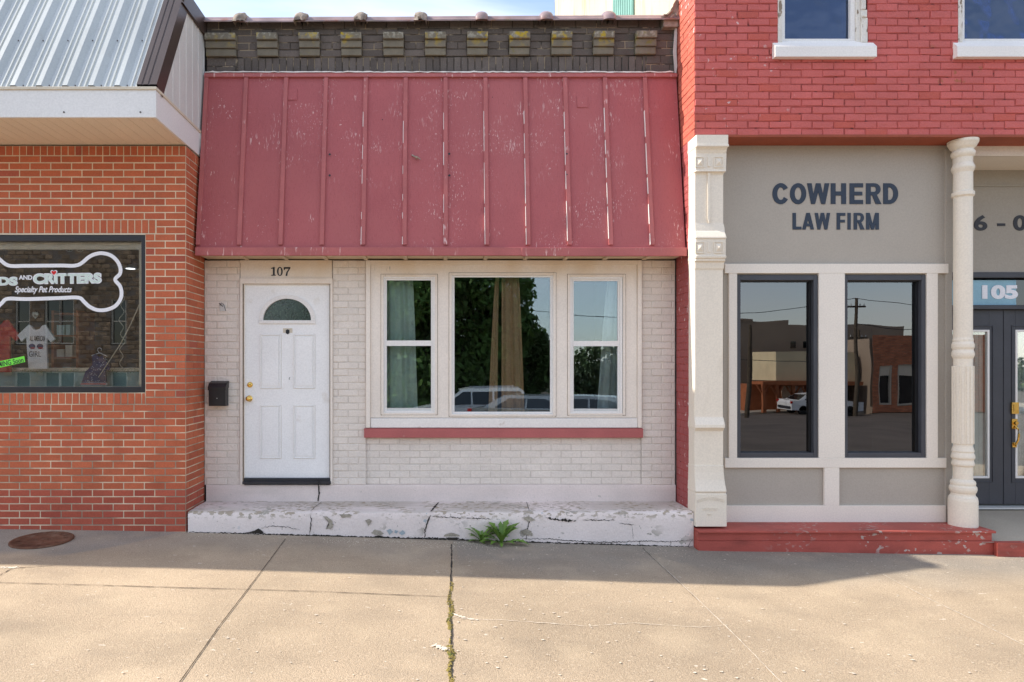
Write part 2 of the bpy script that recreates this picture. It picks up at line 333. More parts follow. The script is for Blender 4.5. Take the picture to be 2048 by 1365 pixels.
def origin(o):
    t = Vector((0, 0, 0))
    while o is not None: t += o.location; o = o.parent
    return t
def tag(o, label=None, cat=None, group=None, kind=None):
    if label: o['label'] = label
    if cat: o['category'] = cat
    if group: o['group'] = group
    if kind: o['kind'] = kind
    return o
def root(name, label, cat, loc, group=None):
    o = bpy.data.objects.new(name, None); C.objects.link(o); o.location = loc; o.empty_display_size = .1
    return tag(o, label, cat, group)
def mk(name, mb, m, parent=None, bevel=0, label=None, loc=None, seg=2):
    me = bpy.data.meshes.new(name)
    off = origin(parent) + (Vector(loc) if loc else Vector((0, 0, 0)))
    me.from_pydata([(v[0]-off.x, v[1]-off.y, v[2]-off.z) for v in mb.v], [], mb.f)
    if any(c != (1, 1, 1) for c in mb.c):
        ca = me.color_attributes.new('Col', 'FLOAT_COLOR', 'CORNER'); buf = []
        for f, c in zip(mb.f, mb.c): buf += [c[0], c[1], c[2], 1.0]*len(f)
        ca.data.foreach_set('color', buf)
    if any(mb.sm): me.polygons.foreach_set('use_smooth', mb.sm)
    me.materials.append(M[m] if isinstance(m, str) else m)
    me.update()
    o = bpy.data.objects.new(name, me); C.objects.link(o)
    if loc: o.location = loc
    if parent: o.parent = parent
    if bevel:
        b = o.modifiers.new('bevel', 'BEVEL'); b.width = bevel; b.segments = seg; b.limit_method = 'ANGLE'; b.angle_limit = R(40)
        b.use_clamp_overlap = True
        # merge doubled corners so edges bevel cleanly
        import bmesh
        bm = bmesh.new(); bm.from_mesh(me); bmesh.ops.remove_doubles(bm, verts=bm.verts, dist=1e-5) if len(bm.verts) < 4000 and mb.v and name in WELD else None
        bm.to_mesh(me); bm.free()
    if label: o['label'] = label
    return o
WELD = set()
def copy_tree(o, parent=None):
    c = o.copy(); C.objects.link(c); c.parent = parent
    for ch in [k for k in bpy.data.objects if k.parent == o and k != c]: copy_tree(ch, c)
    return c

FONTS = {}
def text_mb(body, x0, x1, z0, z1, y, bold=0.0, thick=.003, shear=0.0, rot=0.0, spacing=1.0, facing=-1, arc=None, keep=False):
    cu = bpy.data.curves.new('t', 'FONT'); cu.body = body; cu.offset = bold; cu.resolution_u = 6; cu.shear = shear
    cu.space_character = spacing; cu.extrude = .02
    o = bpy.data.objects.new('t', cu); C.objects.link(o)
    dg = bpy.context.evaluated_depsgraph_get(); dg.update(); me = o.evaluated_get(dg).to_mesh()
    vs = [v.co.copy() for v in me.vertices]; fs = [tuple(p.vertices) for p in me.polygons]
    o.evaluated_get(dg).to_mesh_clear(); bpy.data.objects.remove(o); bpy.data.curves.remove(cu)
    ax, bx = min(v.x for v in vs), max(v.x for v in vs); ay, by = min(v.y for v in vs), max(v.y for v in vs)
    mb = MB(); cxm, czm = (x0+x1)/2, (z0+z1)/2
    for v in vs:
        u = x0+(v.x-ax)/(bx-ax)*(x1-x0); h = z0+(v.y-ay)/(by-ay)*(z1-z0); d = y-(v.z/.02*.5+.5)*thick
        if arc: h += arc*(1-((u-cxm)/((x1-x0)/2))**2)
        if rot:
            du, dh = u-cxm, h-czm; u = cxm+du*math.cos(rot)-dh*math.sin(rot); h = czm+du*math.sin(rot)+dh*math.cos(rot)
        mb.v.append((u, d, h))
    mb.f = fs; mb.c = [(1, 1, 1)]*len(fs); mb.sm = [False]*len(fs)
    return mb

def jit(c, a, rnd=random): k = 1+rnd.uniform(-a, a); return (c[0]*k, c[1]*k, c[2]*k)

def bricks(mb, mo, u0, u1, v0, v1, mapf, bl=.2032, bh=.0696, j=.010, holes=(), colf=None, rec=.006, dj=.0015, bev=.003, wob=.0, off=0.0,
           soldier=False, edge_jit=.0, backd=-.03):
    """lay individual bricks; mapf(u,v,d) -> xyz, d outward."""
    nrow = 1 if soldier else max(1, round((v1-v0)/bh)); h = (v1-v0)/nrow
    for r in range(nrow):
        a, b = v0+r*h, v0+(r+1)*h; mid = (a+b)/2
        iv = [(u0, u1)]
        for H in holes:
            if H[2] < mid < H[3]:
                nv = []
                for p, q in iv:
                    if H[1] <= p or H[0] >= q: nv.append((p, q)); continue
                    if H[0] > p: nv.append((p, H[0]))
                    if H[1] < q: nv.append((H[1], q))
                iv = nv
        for p, q in iv:
            if mo is not None: mo.face([mapf(p, a, -rec), mapf(q, a, -rec), mapf(q, b, -rec), mapf(p, b, -rec)])
        L_ = bh if soldier else bl; off %= L_
        st = math.floor((u0-1)/L_)*L_ + (off if soldier else (off + (L_/2 if r % 2 else 0)))
        k = 0
        while st+k*L_ < u1:
            s0, s1 = st+k*L_, st+(k+1)*L_; k += 1
            for p, q in iv:
                x0, x1 = max(s0, p), min(s1, q)
                if x1-x0 < .025: continue
                x0 += j/2+random.uniform(-wob, wob); x1 -= j/2+random.uniform(-wob, wob)
                y0, y1 = a+j/2+random.uniform(-wob, wob)*.7, b-j/2+random.uniform(-wob, wob)*.7
                d = random.uniform(-dj, dj); e = edge_jit
                c = colf(s0, mid, k, r) if colf else (1, 1, 1)
                def ring(ins, dd):
                    return [mapf(x0+ins+random.uniform(-e, e), y0+ins+random.uniform(-e, e), dd), mapf(x1-ins+random.uniform(-e, e), y0+ins+random.uniform(-e, e), dd),
                            mapf(x1-ins+random.uniform(-e, e), y1-ins+random.uniform(-e, e), dd), mapf(x0+ins+random.uniform(-e, e), y1-ins+random.uniform(-e, e), dd)]
                A, B, Cc = ring(bev, d), ring(0, d-bev), ring(0, d-.02)
                n0 = len(mb.v); mb.v += A+B+Cc
                fs = [(n0, n0+1, n0+2, n0+3)]
                for t in (0, 4):
                    for i in range(4):
                        i2 = (i+1) % 4; fs.append((n0+t+i, n0+t+4+i, n0+t+4+i2, n0+t+i2))
                mb.f += fs; mb.c += [c]*len(fs); mb.sm += [False]*len(fs)

front = lambda yp: (lambda u, v, d: (u, yp-d, v))
sideR = lambda xp: (lambda u, v, d: (xp+d, u, v))      # faces +x
sideL = lambda xp: (lambda u, v, d: (xp-d, u, v))      # faces -x

# ------------------------------------------------------------------ ground
GX = [(-14, .20), (-4.3, .072), (-2.457, .040), (2.477, -.109), (5.3, -.150), (16, -.26)]
def gx(x):
    if x <= GX[0][0]: return GX[0][1]
    for (a, p), (b, q) in zip(GX, GX[1:]):
        if x <= b:
            return p+(q-p)*(x-a)/(b-a)
    return GX[-1][1]
def gz(x, y):
    s = sum(gx(x+d) for d in (-.6, -.3, 0, .3, .6))/5
    return s + .034*(min(y, -.3)+.5)
def G(px, py):
    """point of the pavement seen at a pixel of the photograph"""
    s = 5.
    for _ in range(40):
        x, y = (px-CX)*s/F, s-D; t = (CZ-gz(x, y))*F/(py-CY); s += (t-s)*.6
    return ((px-CX)*s/F, s-D)

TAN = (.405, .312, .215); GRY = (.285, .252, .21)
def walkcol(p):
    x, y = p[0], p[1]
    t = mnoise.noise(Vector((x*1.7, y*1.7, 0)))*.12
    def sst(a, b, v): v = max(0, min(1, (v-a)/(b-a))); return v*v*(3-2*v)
    # newer grey patch round the manhole, and greyer concrete hard against the buildings and right of the cracked joint, partly shade painted into the colour
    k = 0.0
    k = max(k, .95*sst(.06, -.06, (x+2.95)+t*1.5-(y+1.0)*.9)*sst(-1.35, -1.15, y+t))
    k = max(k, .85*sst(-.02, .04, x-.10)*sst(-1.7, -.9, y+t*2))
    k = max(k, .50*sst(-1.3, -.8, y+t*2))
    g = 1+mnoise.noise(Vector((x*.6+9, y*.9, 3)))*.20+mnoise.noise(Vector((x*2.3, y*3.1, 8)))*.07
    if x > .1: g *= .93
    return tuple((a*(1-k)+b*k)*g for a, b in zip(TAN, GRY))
mb = MB()
def lin(a, b, st): n = max(1, int(round((b-a)/st))); return [a+(b-a)*i/n for i in range(n+1)]
xs = lin(-14, -5, .5)[:-1]+lin(-5, 6.8, .04)[:-1]+lin(6.8, 16, .5); ys = lin(-7.3, -4, .3)[:-1]+lin(-4, -.2, .04)+[.6]
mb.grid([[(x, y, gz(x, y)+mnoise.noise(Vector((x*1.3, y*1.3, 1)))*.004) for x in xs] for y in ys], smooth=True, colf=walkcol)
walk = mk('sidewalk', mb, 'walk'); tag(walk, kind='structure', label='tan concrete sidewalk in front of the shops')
mb = MB(); mb.grid([[(x, -7.32 if k < 2 else -7.30, (gz(x, -7.3)-.14 if k == 0 else gz(x, -7.3)+.002)) for x in lin(-14, 16, 1)] for k in range(2)], smooth=False)
mb.grid([[(x, y, gz(x, -7.3)+.002) for x in lin(-14, 16, 1)] for y in (-7.32, -7.18)], smooth=False)
kerb = mk('kerb', mb, 'conc'); tag(kerb, kind='structure')
def rz(y): return -.42+.0345*(max(y, -38)+7.4) if y < -7.3 else -.42
mb = MB(); mb.grid([[(x, y, rz(y)) for x in (-300, -60, -20, 0, 20, 60, 300)] for y in (-400, -120, -38, -36, -30, -20, -12, -7.4, -7.0, 0, 300)], smooth=False)
g = mk('road', mb, 'asphalt'); tag(g, kind='structure')
mb = MB(); mb.box(-60, 60, -48, -38, -1.62, -1.34); o = mk('far_pavement', mb, 'conc', bevel=.02); tag(o, kind='structure')
mb = MB(); mb.box(9, 19, -37.99, -37.85, -1.6, -1.33); o = mk('painted_kerb', mb, 'yellow'); tag(o, kind='structure')

def strip_on_walk(pix, wd, name, m, lift=.003, jag=.0, n=40, seed=1, wvar=.0, parent=None):
    rnd = random.Random(seed); P = [Vector(G(*p)) for p in pix]; pts = []
    tot = sum((b-a).length for a, b in zip(P, P[1:])); 
    for a, b in zip(P, P[1:]):
        k = max(2, int(n*(b-a).length/tot)); pts += [a+(b-a)*i/k for i in range(k)]
    pts.append(P[-1]); L_, R_ = [], []
    for i, p in enumerate(pts):
        d = (pts[min(i+1, len(pts)-1)]-pts[max(i-1, 0)]).normalized(); nn = Vector((-d.y, d.x))
        o_ = nn*rnd.uniform(-jag, jag); ww = wd*(1+rnd.uniform(-wvar, wvar)); p = p+o_
        a, b = p+nn*ww/2, p-nn*ww/2
        L_.append((a.x, a.y, gz(a.x, a.y)+lift)); R_.append((b.x, b.y, gz(b.x, b.y)+lift))
    mb = MB(); mb.grid([L_, R_], smooth=False); return mk(name, mb, m, parent)
strip_on_walk([(571, 1079), (541, 1120), (497, 1178), (440, 1252), (410, 1295), (358, 1368)], .0065, 'expansion_joint', 'joint', .006, .001, 50, 1, .25, walk)
strip_on_walk([(-40, 1166), (330, 1176), (620, 1184), (896, 1195)], .006, 'expansion_joint', 'joint', .006, .0015, 60, 2, .6, walk)
strip_on_walk([(903, 1090), (903, 1135), (899, 1195), (903, 1260), (902, 1300), (903, 1368)], .010, 'sidewalk_crack', 'crack', .006, .004, 70, 3, .6, walk)
strip_on_walk([(1283, 1095), (1390, 1195), (1480, 1282), (1566, 1370)], .005, 'expansion_joint', 'paleline', .006, .002, 60, 4, .6, walk)
strip_on_walk([(1285, 1097), (1395, 1202)], .004, 'sidewalk_crack', 'crack', .0065, .002, 30, 14, .6, walk)
strip_on_walk([(1765, 1150), (1860, 1200), (1960, 1248), (2060, 1298)], .005, 'expansion_joint', 'paleline', .006, .002, 60, 5, .7, walk)
strip_on_walk([(905, 1235), (935, 1240), (1010, 1242), (1180, 1254), (1260, 1248), (1400, 1256), (1455, 1252)], .004, 'sidewalk_crack', 'paleline', .0055, .006, 60, 6, .9, walk)
strip_on_walk([(903, 1228), (915, 1232), (932, 1238), (956, 1242)], .022, 'spalled_patch', 'paleline', .0058, .006, 20, 7, .9, walk)
strip_on_walk([(868, 1291), (880, 1296), (902, 1302)], .040, 'spalled_patch', 'paleline', .0058, .008, 20, 8, .9, walk)
strip_on_walk([(-30, 1160), (0, 1152), (25, 1138), (60, 1136), (104, 1132)], .006, 'sidewalk_crack', 'joint', .006, .005, 30, 9, .8, walk)
strip_on_walk([(0, 1136), (22, 1137), (40, 1136)], .03, 'spalled_patch', 'paleline', .0055, .01, 16, 10, .9, walk)
# moss in the crack
mb = MB(); rnd = random.Random(5)
for py0, py1, wpx, dens in ((1165, 1200, 5, 45), (1200, 1262, 7, 110), (1292, 1318, 10, 80), (1318, 1368, 6, 90), (1262, 1290, 2, 8)):
    for _ in range(dens*3):
        py = rnd.uniform(py0, py1); px = 901+2*math.sin(py*.13)+rnd.gauss(0, wpx*.33); x, y = G(px, py); r = rnd.uniform(.003, .009)
        z = gz(x, y)+.004; c = (x, y, z); 
        top = (x+rnd.uniform(-.002, .002), y, z+r*.8); ring = [(x+r*math.cos(a), y+r*math.sin(a), z-.002) for a in (0, 1.25, 2.5, 3.77, 5.03)]
        for i in range(5): mb.face([ring[i], ring[(i+1) % 5], top])
moss = mk('moss', mb, 'moss'); tag(moss, 'dry yellow-green moss filling the open crack across the sidewalk', 'moss', kind='stuff')
# grit at the foot of the step
mb = MB()
for _ in range(900):
    px = rnd.uniform(640, 1000) if rnd.random() < .7 else rnd.uniform(380, 1380); py = 1066+(px-377)*.031+abs(rnd.gauss(0, 6))+3; x, y = G(px, py); r = rnd.uniform(.0015, .005); z = gz(x, y)+.003
    ring = [(x+r*math.cos(a), y+r*math.sin(a), z) for a in (0, 1.5, 3.1, 4.6)]
    for i in range(4): mb.face([ring[i], ring[(i+1) % 4], (x, y, z+r)])
tag(mk('grit', mb, 'paleline'), 'fine grit scattered along the foot of the white step', 'grit', kind='stuff')

mb = MB(); rnd = random.Random(21)
for _ in range(260):
    px, py = rnd.uniform(0, 2048), 1100+265*rnd.random()**.8
    if _ > 110: px = 903+rnd.expovariate(1/420.)
    if px > 2100: continue
    x, y = G(px, py); r = rnd.choice((.003, .004, .006, .009, .012)); z = gz(x, y)+.0055; n_ = 7
    ring = [(x+r*(1.5 if i % 2 else .8)*rnd.uniform(.6, 1.2)*math.cos(i*6.283/n_), y+r*.8*rnd.uniform(.6, 1.2)*math.sin(i*6.283/n_), z) for i in range(n_)]; mb.face(ring)
tag(mk('pale_chips', mb, 'paleline'), 'small pale chips and flecks dotted over the sunlit sidewalk', 'chips', kind='stuff')
# manhole
mx_, my_ = G(84, 1082); mzz = gz(mx_, my_)
t = root('manhole_cover', 'round rusty cast iron cover set in the grey patch of sidewalk', 'manhole cover', (mx_, my_, mzz))
sl = math.atan(.034)
def tilt(mb, c, a, b):
    for i, v in enumerate(mb.v):
        dx, dy = v[0]-c[0], v[1]-c[1]; mb.v[i] = (v[0], v[1], v[2]+a*dx+b*dy)
mb = MB(); mb.lathe([(.262, .002), (.262, .012), (.255, .016), (.240, .016), (.238, .012), (.0, .013)], (mx_, my_, mzz), seg=48); tilt(mb, (mx_, my_), -.0175, .034)
mk('cover_plate', mb, 'rust', t)
for k in range(16):
    a = 2*math.pi*k/16; mb = MB()
    if k in (0, 8): continue
    c, s_ = math.cos(a), math.sin(a); x, y = mx_+.19*c, my_+.19*s_
    mb.face([(x+dx*c*.02-dy*s_*.012, y+dx*s_*.02+dy*c*.012, mzz+.017) for dx, dy in ((-1, -1), (1, -1), (.6, 1), (-.8, 1))]); tilt(mb, (mx_, my_), -.0175, .034); mk('raised_letter', mb, 'rust', t)
for k in range(6):
    mb = MB(); a = 2*math.pi*k/6; mb.box(mx_+.05*math.cos(a)-.012, mx_+.05*math.cos(a)+.012, my_+.05*math.sin(a)-.006, my_+.05*math.sin(a)+.006, mzz+.011, mzz+.016); tilt(mb, (mx_, my_), -.0175, .034); mk('raised_rib', mb, 'rust', t)

# ================================================================== CENTRE SHOP (107)
shop = root('brick_shop', 'one-storey white painted brick shop numbered 107 under a faded red board awning', 'shop building', (0, 0, 0))
XL, XR = -2.457, 2.476
zp, zst = .413, .24
k0 = lambda px: X(px, 0)
wc = lambda *a: jit((.745, .672, .605), .03)
Zs = 2.775
win = (k0(732), k0(1283), Z(876), Zs)        # opening of window and sill
doorh = (k0(480), k0(665), zp, Zs)
for a, b in ((-2.479, k0(480)), (k0(665), k0(732)), (k0(1283), XR)):
    mb, mo = MB(), MB()
    bricks(mb, mo, a, b, zp, Zs, front(0), .213, .0718, .008, colf=wc, rec=.0045, dj=.0025, bev=.0045, wob=.0015, off=XL % .213, edge_jit=.0012)
    wl_ = mk('brick_pier', mb, 'wbrick', shop); mk('mortar_joint', mo, 'wmortar', wl_)
mb, mo = MB(), MB()
bricks(mb, mo, k0(730), k0(1285), zp, Z(876), front(.022), .213, .0718, .009, colf=wc, rec=.004, dj=.001, bev=.0035, wob=.001, edge_jit=.0012)
wl2 = mk('brick_apron', mb, 'wbrick', shop, label='low recessed panel of painted brick under the window'); mk('mortar_joint', mo, 'wmortar', wl2)
mb = MB(); op = [(k0(480), k0(665), zp, Zs), (k0(745), k0(1270), Z(845), Z(530))]
mb.wall(XL, XR, zp-.6, 5.2, .045, .25, op); mk('backing_wall', mb, 'room', shop)
mb = MB(); mb.box(XL, XR, .2, 9, 5.0, 5.1); mk('roof', mb, 'roof', shop)
mb = MB(); mb.box(XL, XR, 3.4, 3.5, 0, 5); mb.box(XL, XR, .25, 3.4, .35, .42); mb.box(XL, XL+.05, .25, 3.4, .42, 5); mb.box(XR-.05, XR, .25, 3.4, .42, 5); mb.box(XL+.05, XR-.05, .25, 3.4, 3.0, 3.1)
mk('room', mb, 'room', shop)
# plinth
mb = MB()
def rough_block(mb, x0, x1, y0, y1, z0, z1, amp, nx, seedz, rnd_=.012, zf=None):
    """front+top skin of a hand-floated block, front at y0, back at y1"""
    prof = [(y0, z0), (y0, z0+(z1-z0)*.25), (y0, z0+(z1-z0)*.5), (y0, z0+(z1-z0)*.75), (y0, z1-rnd_), (y0+rnd_*.3, z1-rnd_*.35), (y0+rnd_, z1), (y0+(y1-y0)*.3, z1), (y0+(y1-y0)*.6, z1), (y1, z1)]
    rows = []
    for i in range(nx+1):
        x = x0+(x1-x0)*i/nx; row = []
        for k, (y, z) in enumerate(prof):
            a = amp*(2.2 if 3 < k < 7 else 1)
            zz = z
            if zf and k < 4: zz = zf(x)+(z1-rnd_-zf(x))*k/4
            n1 = mnoise.noise(Vector((x*6, y*6, z*6+seedz)))+.5*mnoise.noise(Vector((x*21, y*21, z*21+seedz)))
            row.append((x, y+(n1*a if k < 7 else 0), zz+(n1*a*.6 if k > 3 else 0)))
        rows.append(row)
    mb.grid(rows); 
    mb.face([(x0, y, z) for y, z in prof]+[(x0, y1, z0)]); mb.face(list(reversed([(x1, y, z) for y, z in prof]+[(x1, y1, z0)])))
rough_block(mb, XL, XR, -.012, .05, zst-.02, zp, .0012, 200, 1, .006)
pl = mk('plinth', mb, 'plinth', shop)
mb = MB()
rough_block(mb, -2.462, 2.477, -.5, .05, -.2, zst, .0045, 420, 7, .022)
st = mk('step_slab', mb, 'step', shop, label='cracked concrete step with peeling white paint')
def crack(pts, wd, name, parent, face='front', yp=-.5, seed=1, jag=.004, wv=.5, lift=.006):
    rnd = random.Random(seed); P = [Vector(p) for p in pts]; q = []
    for a, b in zip(P, P[1:]):
        k = max(2, int((b-a).length/.012)); q += [a+(b-a)*i/k for i in range(k)]
    q.append(P[-1]); L_, R_ = [], []
    for i, p in enumerate(q):
        d = (q[min(i+1, len(q)-1)]-q[max(i-1, 0)]).normalized(); nn = Vector((-d.y, d.x)); p = p+nn*rnd.uniform(-jag, jag)
        t_ = 4*(i/(len(q)-1))*(1-i/(len(q)-1)); ww = wd*(.35+.65*min(1, t_*1.5))*(1+rnd.uniform(-wv, wv))
        a, b = p+nn*ww/2, p-nn*ww/2
        f = (lambda v: (v.x, yp-lift, v.y)) if face == 'front' else (lambda v: (v.x, v.y, yp+lift))
        L_.append(f(a)); R_.append(f(b))
    mb = MB(); mb.grid([L_, R_], smooth=False); return mk(name, mb, 'crack', parent)
fz = lambda px, py: (X(px, -.5), Z(py, -.5))
def tp(px, py, z=zst):   # on the step top
    s = (CZ-z)*F/(py-CY); return ((px-CX)*s/F, s-D)
crack([(X(638), Z(968)), (X(639), Z(985)), (X(636), Z(1002))], .010, 'crack', pl, yp=-.012, seed=2)
crack([tp(644, 1005), tp(630, 1015), tp(621, 1024)], .006, 'crack', st, 'top', zst, 3)
crack([fz(621, 1030), fz(623, 1040), fz(619, 1070)], .008, 'crack', st, seed=4)
crack([tp(877, 1006), tp(870, 1014), tp(862, 1024)], .018, 'crack', st, 'top', zst, 5, lift=.004)
crack([fz(861, 1031), fz(855, 1045), fz(850, 1060), fz(850, 1074)], .012, 'crack', st, seed=6)
crack([tp(1053, 1005), tp(1058, 1022)], .006, 'crack', st, 'top', zst, 7)
crack([fz(1058, 1030), fz(1060, 1040), fz(1055, 1058), fz(1052, 1080)], .008, 'crack', st, seed=8)
crack([fz(522, 1056), fz(545, 1052), fz(575, 1054), fz(600, 1060)], .005, 'crack', st, seed=9, jag=.006)
M['baregrey'] = mat('bare_step_concrete', (.36, .32, .26), .95, .15, 12, .8, 60, fine=.2)
M['bareblue'] = mat('old_blue_grey_paint', (.34, .40, .43), .9, .1, 12, .4)
def blob(pix, name, m, seed, yp=-.5, lift=.0075, jag=.10):
    """thin flake-edged patch on the step front; outline roughened"""
    rnd = random.Random(seed); P = [Vector(fz(*p)) for p in pix]; c = sum(P, Vector((0, 0)))/len(P); out = []
    for a, b in zip(P, P[1:]+P[:1]):
        k = max(2, int((b-a).length/.008))
        for i in range(k): q = a+(b-a)*i/k; out.append(c+(q-c)*(1+rnd.uniform(-jag, jag)))
    mb = MB()
    for a, b in zip(out, out[1:]+out[:1]): mb.face([(c.x, yp-lift, c.y), (a.x, yp-lift, a.y), (b.x, yp-lift, b.y)])
    return mk(name, mb, m, st)
blob([(486, 1066), (500, 1064), (510, 1061), (517, 1057), (523, 1060), (527, 1067)], 'hole', 'crack', 10)
blob([(744, 1074), (756, 1071), (764, 1072), (775, 1077)], 'hole', 'crack', 40)
blob([(892, 1075), (918, 1075), (914, 1081), (898, 1081)], 'hole', 'crack', 41)
blob([(645, 1031), (655, 1034), (664, 1040), (667, 1050), (663, 1058), (652, 1058), (658, 1050), (656, 1042)], 'peeled_patch', 'baregrey', 42)
blob([(742, 1066), (750, 1059), (762, 1062), (768, 1068), (757, 1072)], 'peeled_patch', 'baregrey', 43)
blob([(890, 1069), (902, 1065), (917, 1069), (920, 1073), (888, 1073)], 'peeled_patch', 'baregrey', 44)
blob([(1040, 1062), (1052, 1057), (1062, 1062), (1066, 1072), (1050, 1070)], 'peeled_patch', 'baregrey', 45)
blob([(1045, 1036), (1058, 1032), (1070, 1040), (1056, 1044)], 'peeled_patch', 'baregrey', 46)
blob([(678, 1029), (700, 1028), (703, 1033), (685, 1036)], 'peeled_patch', 'baregrey', 47)
blob([(773, 1061), (781, 1058), (786, 1064), (779, 1070)], 'old_paint_patch', 'bareblue', 48)
blob([(790, 1060), (797, 1062), (794, 1067), (789, 1066)], 'old_paint_patch', 'bareblue', 49)
blob([(798, 1066), (806, 1060), (811, 1066), (804, 1071)], 'old_paint_patch', 'bareblue', 50)
blob([(730, 1041), (738, 1038), (744, 1042), (737, 1052), (734, 1046)], 'peeled_patch', 'baregrey', 51)
crack([fz(730, 1076), fz(760, 1074), fz(800, 1077), fz(850, 1076), fz(930, 1078)], .010, 'crack', st, seed=11, jag=.005)
crack([fz(1040, 1077), fz(1100, 1078), fz(1180, 1084), fz(1222, 1085), fz(1282, 1082), fz(1340, 1084), fz(1386, 1079)], .006, 'crack', st, seed=12, jag=.006)
crack([fz(1376, 1094), fz(1379, 1086), fz(1386, 1078)], .005, 'crack', st, seed=13)
crack([fz(865, 1033), fz(920, 1036), fz(985, 1038)], .007, 'crack', st, seed=14, jag=.006, wv=.9)
crack([fz(1090, 1036), fz(1115, 1040), fz(1152, 1042)], .016, 'crack', st, seed=15, jag=.007, wv=.9)
crack([fz(1165, 1040), fz(1230, 1041)], .006, 'crack', st, seed=16, jag=.006, wv=.9)
crack([fz(1239, 1047), fz(1268, 1050)], .005, 'crack', st, seed=17)
crack([fz(1264, 1052), fz(1266, 1078)], .0025, 'crack', st, seed=18)
for i, px in enumerate((1059, 1115, 1165, 1210, 1232, 1278, 1340)):
    crack([fz(px, 1081), fz(px+2, 1092)], .003, 'crack', st, seed=30+i)
# seam of grit along pavement
crack([(-2.45, gz(-2.45, -.5)+.006), (-1, gz(-1, -.5)+.006), (1, gz(1, -.5)+.004), (2.47, gz(2.47, -.5)+.005)], .012, 'gap_line', st, seed=60, jag=.004, wv=.7, lift=.007)

# ---- door
dr = 0.018
fr = MB(); z_h = Z(568, -.01)
fr.box(X(480, -.02), X(488.5, 0), -.02, .045, zp, z_h); fr.box(X(661, 0), X(665, -.02), -.02, .045, zp, z_h)
fr.box(X(480, -.02), X(665, -.02), -.024, .045, z_h, Z(557, -.02))
cas = mk('door_casing', fr, 'cream', shop, .003)
mb = MB(); mb.box(X(481), X(664), -.004, .045, Z(557, -.02), Zs); mb.box(X(481), X(664), -.012, -.004, Z(527), Zs)
npn = mk('number_board', mb, 'cream', shop, .002)
def sp(a, b): return (X(a), Z(b))
# serif digits 1 0 7
mb = MB(); yb = -.010
def pxs(poly, m_=None): return [(X(p[0]), Z(p[1])) for p in poly]
def flip(q): return list(reversed(q))
one = [(543, 552), (552, 552), (552, 550.8), (549.6, 550), (549.6, 535), (547.5, 535), (542.5, 537), (542.5, 538.3), (546.3, 537.6), (546.3, 550), (543, 550.8)]
mb.prism(pxs(one), yb, yb+.008)
seven = [(568, 535), (581, 535), (581, 537), (576, 545), (574.5, 552.5), (571.5, 552.5), (573, 545.5), (578, 538.2), (570.5, 538.2), (569.3, 541), (568, 541)]
mb.prism(pxs(seven), yb, yb+.008)
N = 28; O_, I_ = [], []
for i in range(N):
    a = 2*math.pi*i/N; O_.append((X(560+5.6*math.cos(a)), Z(543.6+9*math.sin(a)))); I_.append((X(560+2.8*math.cos(a)), Z(543.6+7.6*math.sin(a))))
for i in range(N):
    j2 = (i+1) % N; mb.prism([O_[i], O_[j2], I_[j2], I_[i]], yb, yb+.008)
mk('house_number', mb, 'black', npn, label='black serif house number 107')
dx0, dx1, dz0, dz1 = X(489, dr), X(660.5, dr), Z(957, dr), Z(569, dr)
door = MB(); hx0, hx1, hz0, hz1 = X(526.5, dr), X(622.5, dr), Z(641, dr), Z(598, dr)
# leaf with half-round hole: strips over the fanlight
door.box(dx0, dx1, dr, dr+.04, dz0, hz0)
door.box(dx0, hx0, dr, dr+.04, hz0, dz1); door.box(hx1, dx1, dr, dr+.04, hz0, dz1)
cxm = (hx0+hx1)/2; rx, rzv = (hx1-hx0)/2, hz1-hz0; n = 28
for i in range(n):
    a, b = math.pi-math.pi*i/n, math.pi-math.pi*(i+1)/n
    p, q = (cxm+rx*math.cos(a), hz0+rzv*math.sin(a)), (cxm+rx*math.cos(b), hz0+rzv*math.sin(b))
    door.prism([p, q, (q[0], dz1), (p[0], dz1)], dr, dr+.04)
dobj = mk('front_door', door, 'door', shop, label='white panelled front door with a half-round window')
def ringpanel(mb, a, b, c, d_, y, w=.010, h=.007):
    mb.frame(a, b, c, d_, w, w, w, w, y-h, y); 
for (a, b) in ((520.5, 562.5), (587, 630)):
    for (c, d_) in ((669, 777.5), (811, 917.5)):
        m2 = MB(); x0, x1, z0, z1 = X(a, dr), X(b, dr), Z(d_, dr), Z(c, dr)
        ringpanel(m2, x0, x1, z0, z1, dr, .013, .010)
        iw = .030
        m2.prism([(x0+iw, z0+iw), (x1-iw, z0+iw), (x1-iw, z1-iw), (x0+iw, z1-iw)], dr-.009, dr)
        p = mk('door_panel', m2, 'door', dobj, .004)
        g2 = MB(); g2.frame(x0-.002, x1+.002, z0-.002, z1+.002, .002, .002, .002, .002, dr-.0015, dr); g2.frame(x0+.011, x1-.011, z0+.011, z1-.011, .0018, .0018, .0018, .0018, dr-.0015, dr)
        mk('panel_groove', g2, 'drip', dobj)
# fanlight frame
m2 = MB(); ox, oz = X(518.5, dr), Z(648, dr); R1, R2 = (X(631.5, dr)-ox)/2, Z(590, dr)-oz-.025
zz0 = hz0
pts_o, pts_i = [], []
for i in range(n+1):
    a = math.pi-math.pi*i/n
    pts_o.append((cxm+R1*math.cos(a), zz0+(Z(590, dr)-zz0)*math.sin(a))); pts_i.append((cxm+rx*math.cos(a), zz0+rzv*math.sin(a)))
for i in range(n): m2.prism([pts_o[i], pts_o[i+1], pts_i[i+1], pts_i[i]], dr-.014, dr+.004)
m2.box(ox, X(631.5, dr), dr-.014, dr+.004, oz, zz0-.001)
mk('fanlight_frame', m2, 'vinyl', dobj, .003)
m2 = MB(); m2.prism([(cxm+rx*math.cos(math.pi-math.pi*i/n), hz0+rzv*math.sin(math.pi-math.pi*i/n)) for i in range(n+1)], dr+.015, dr+.02)
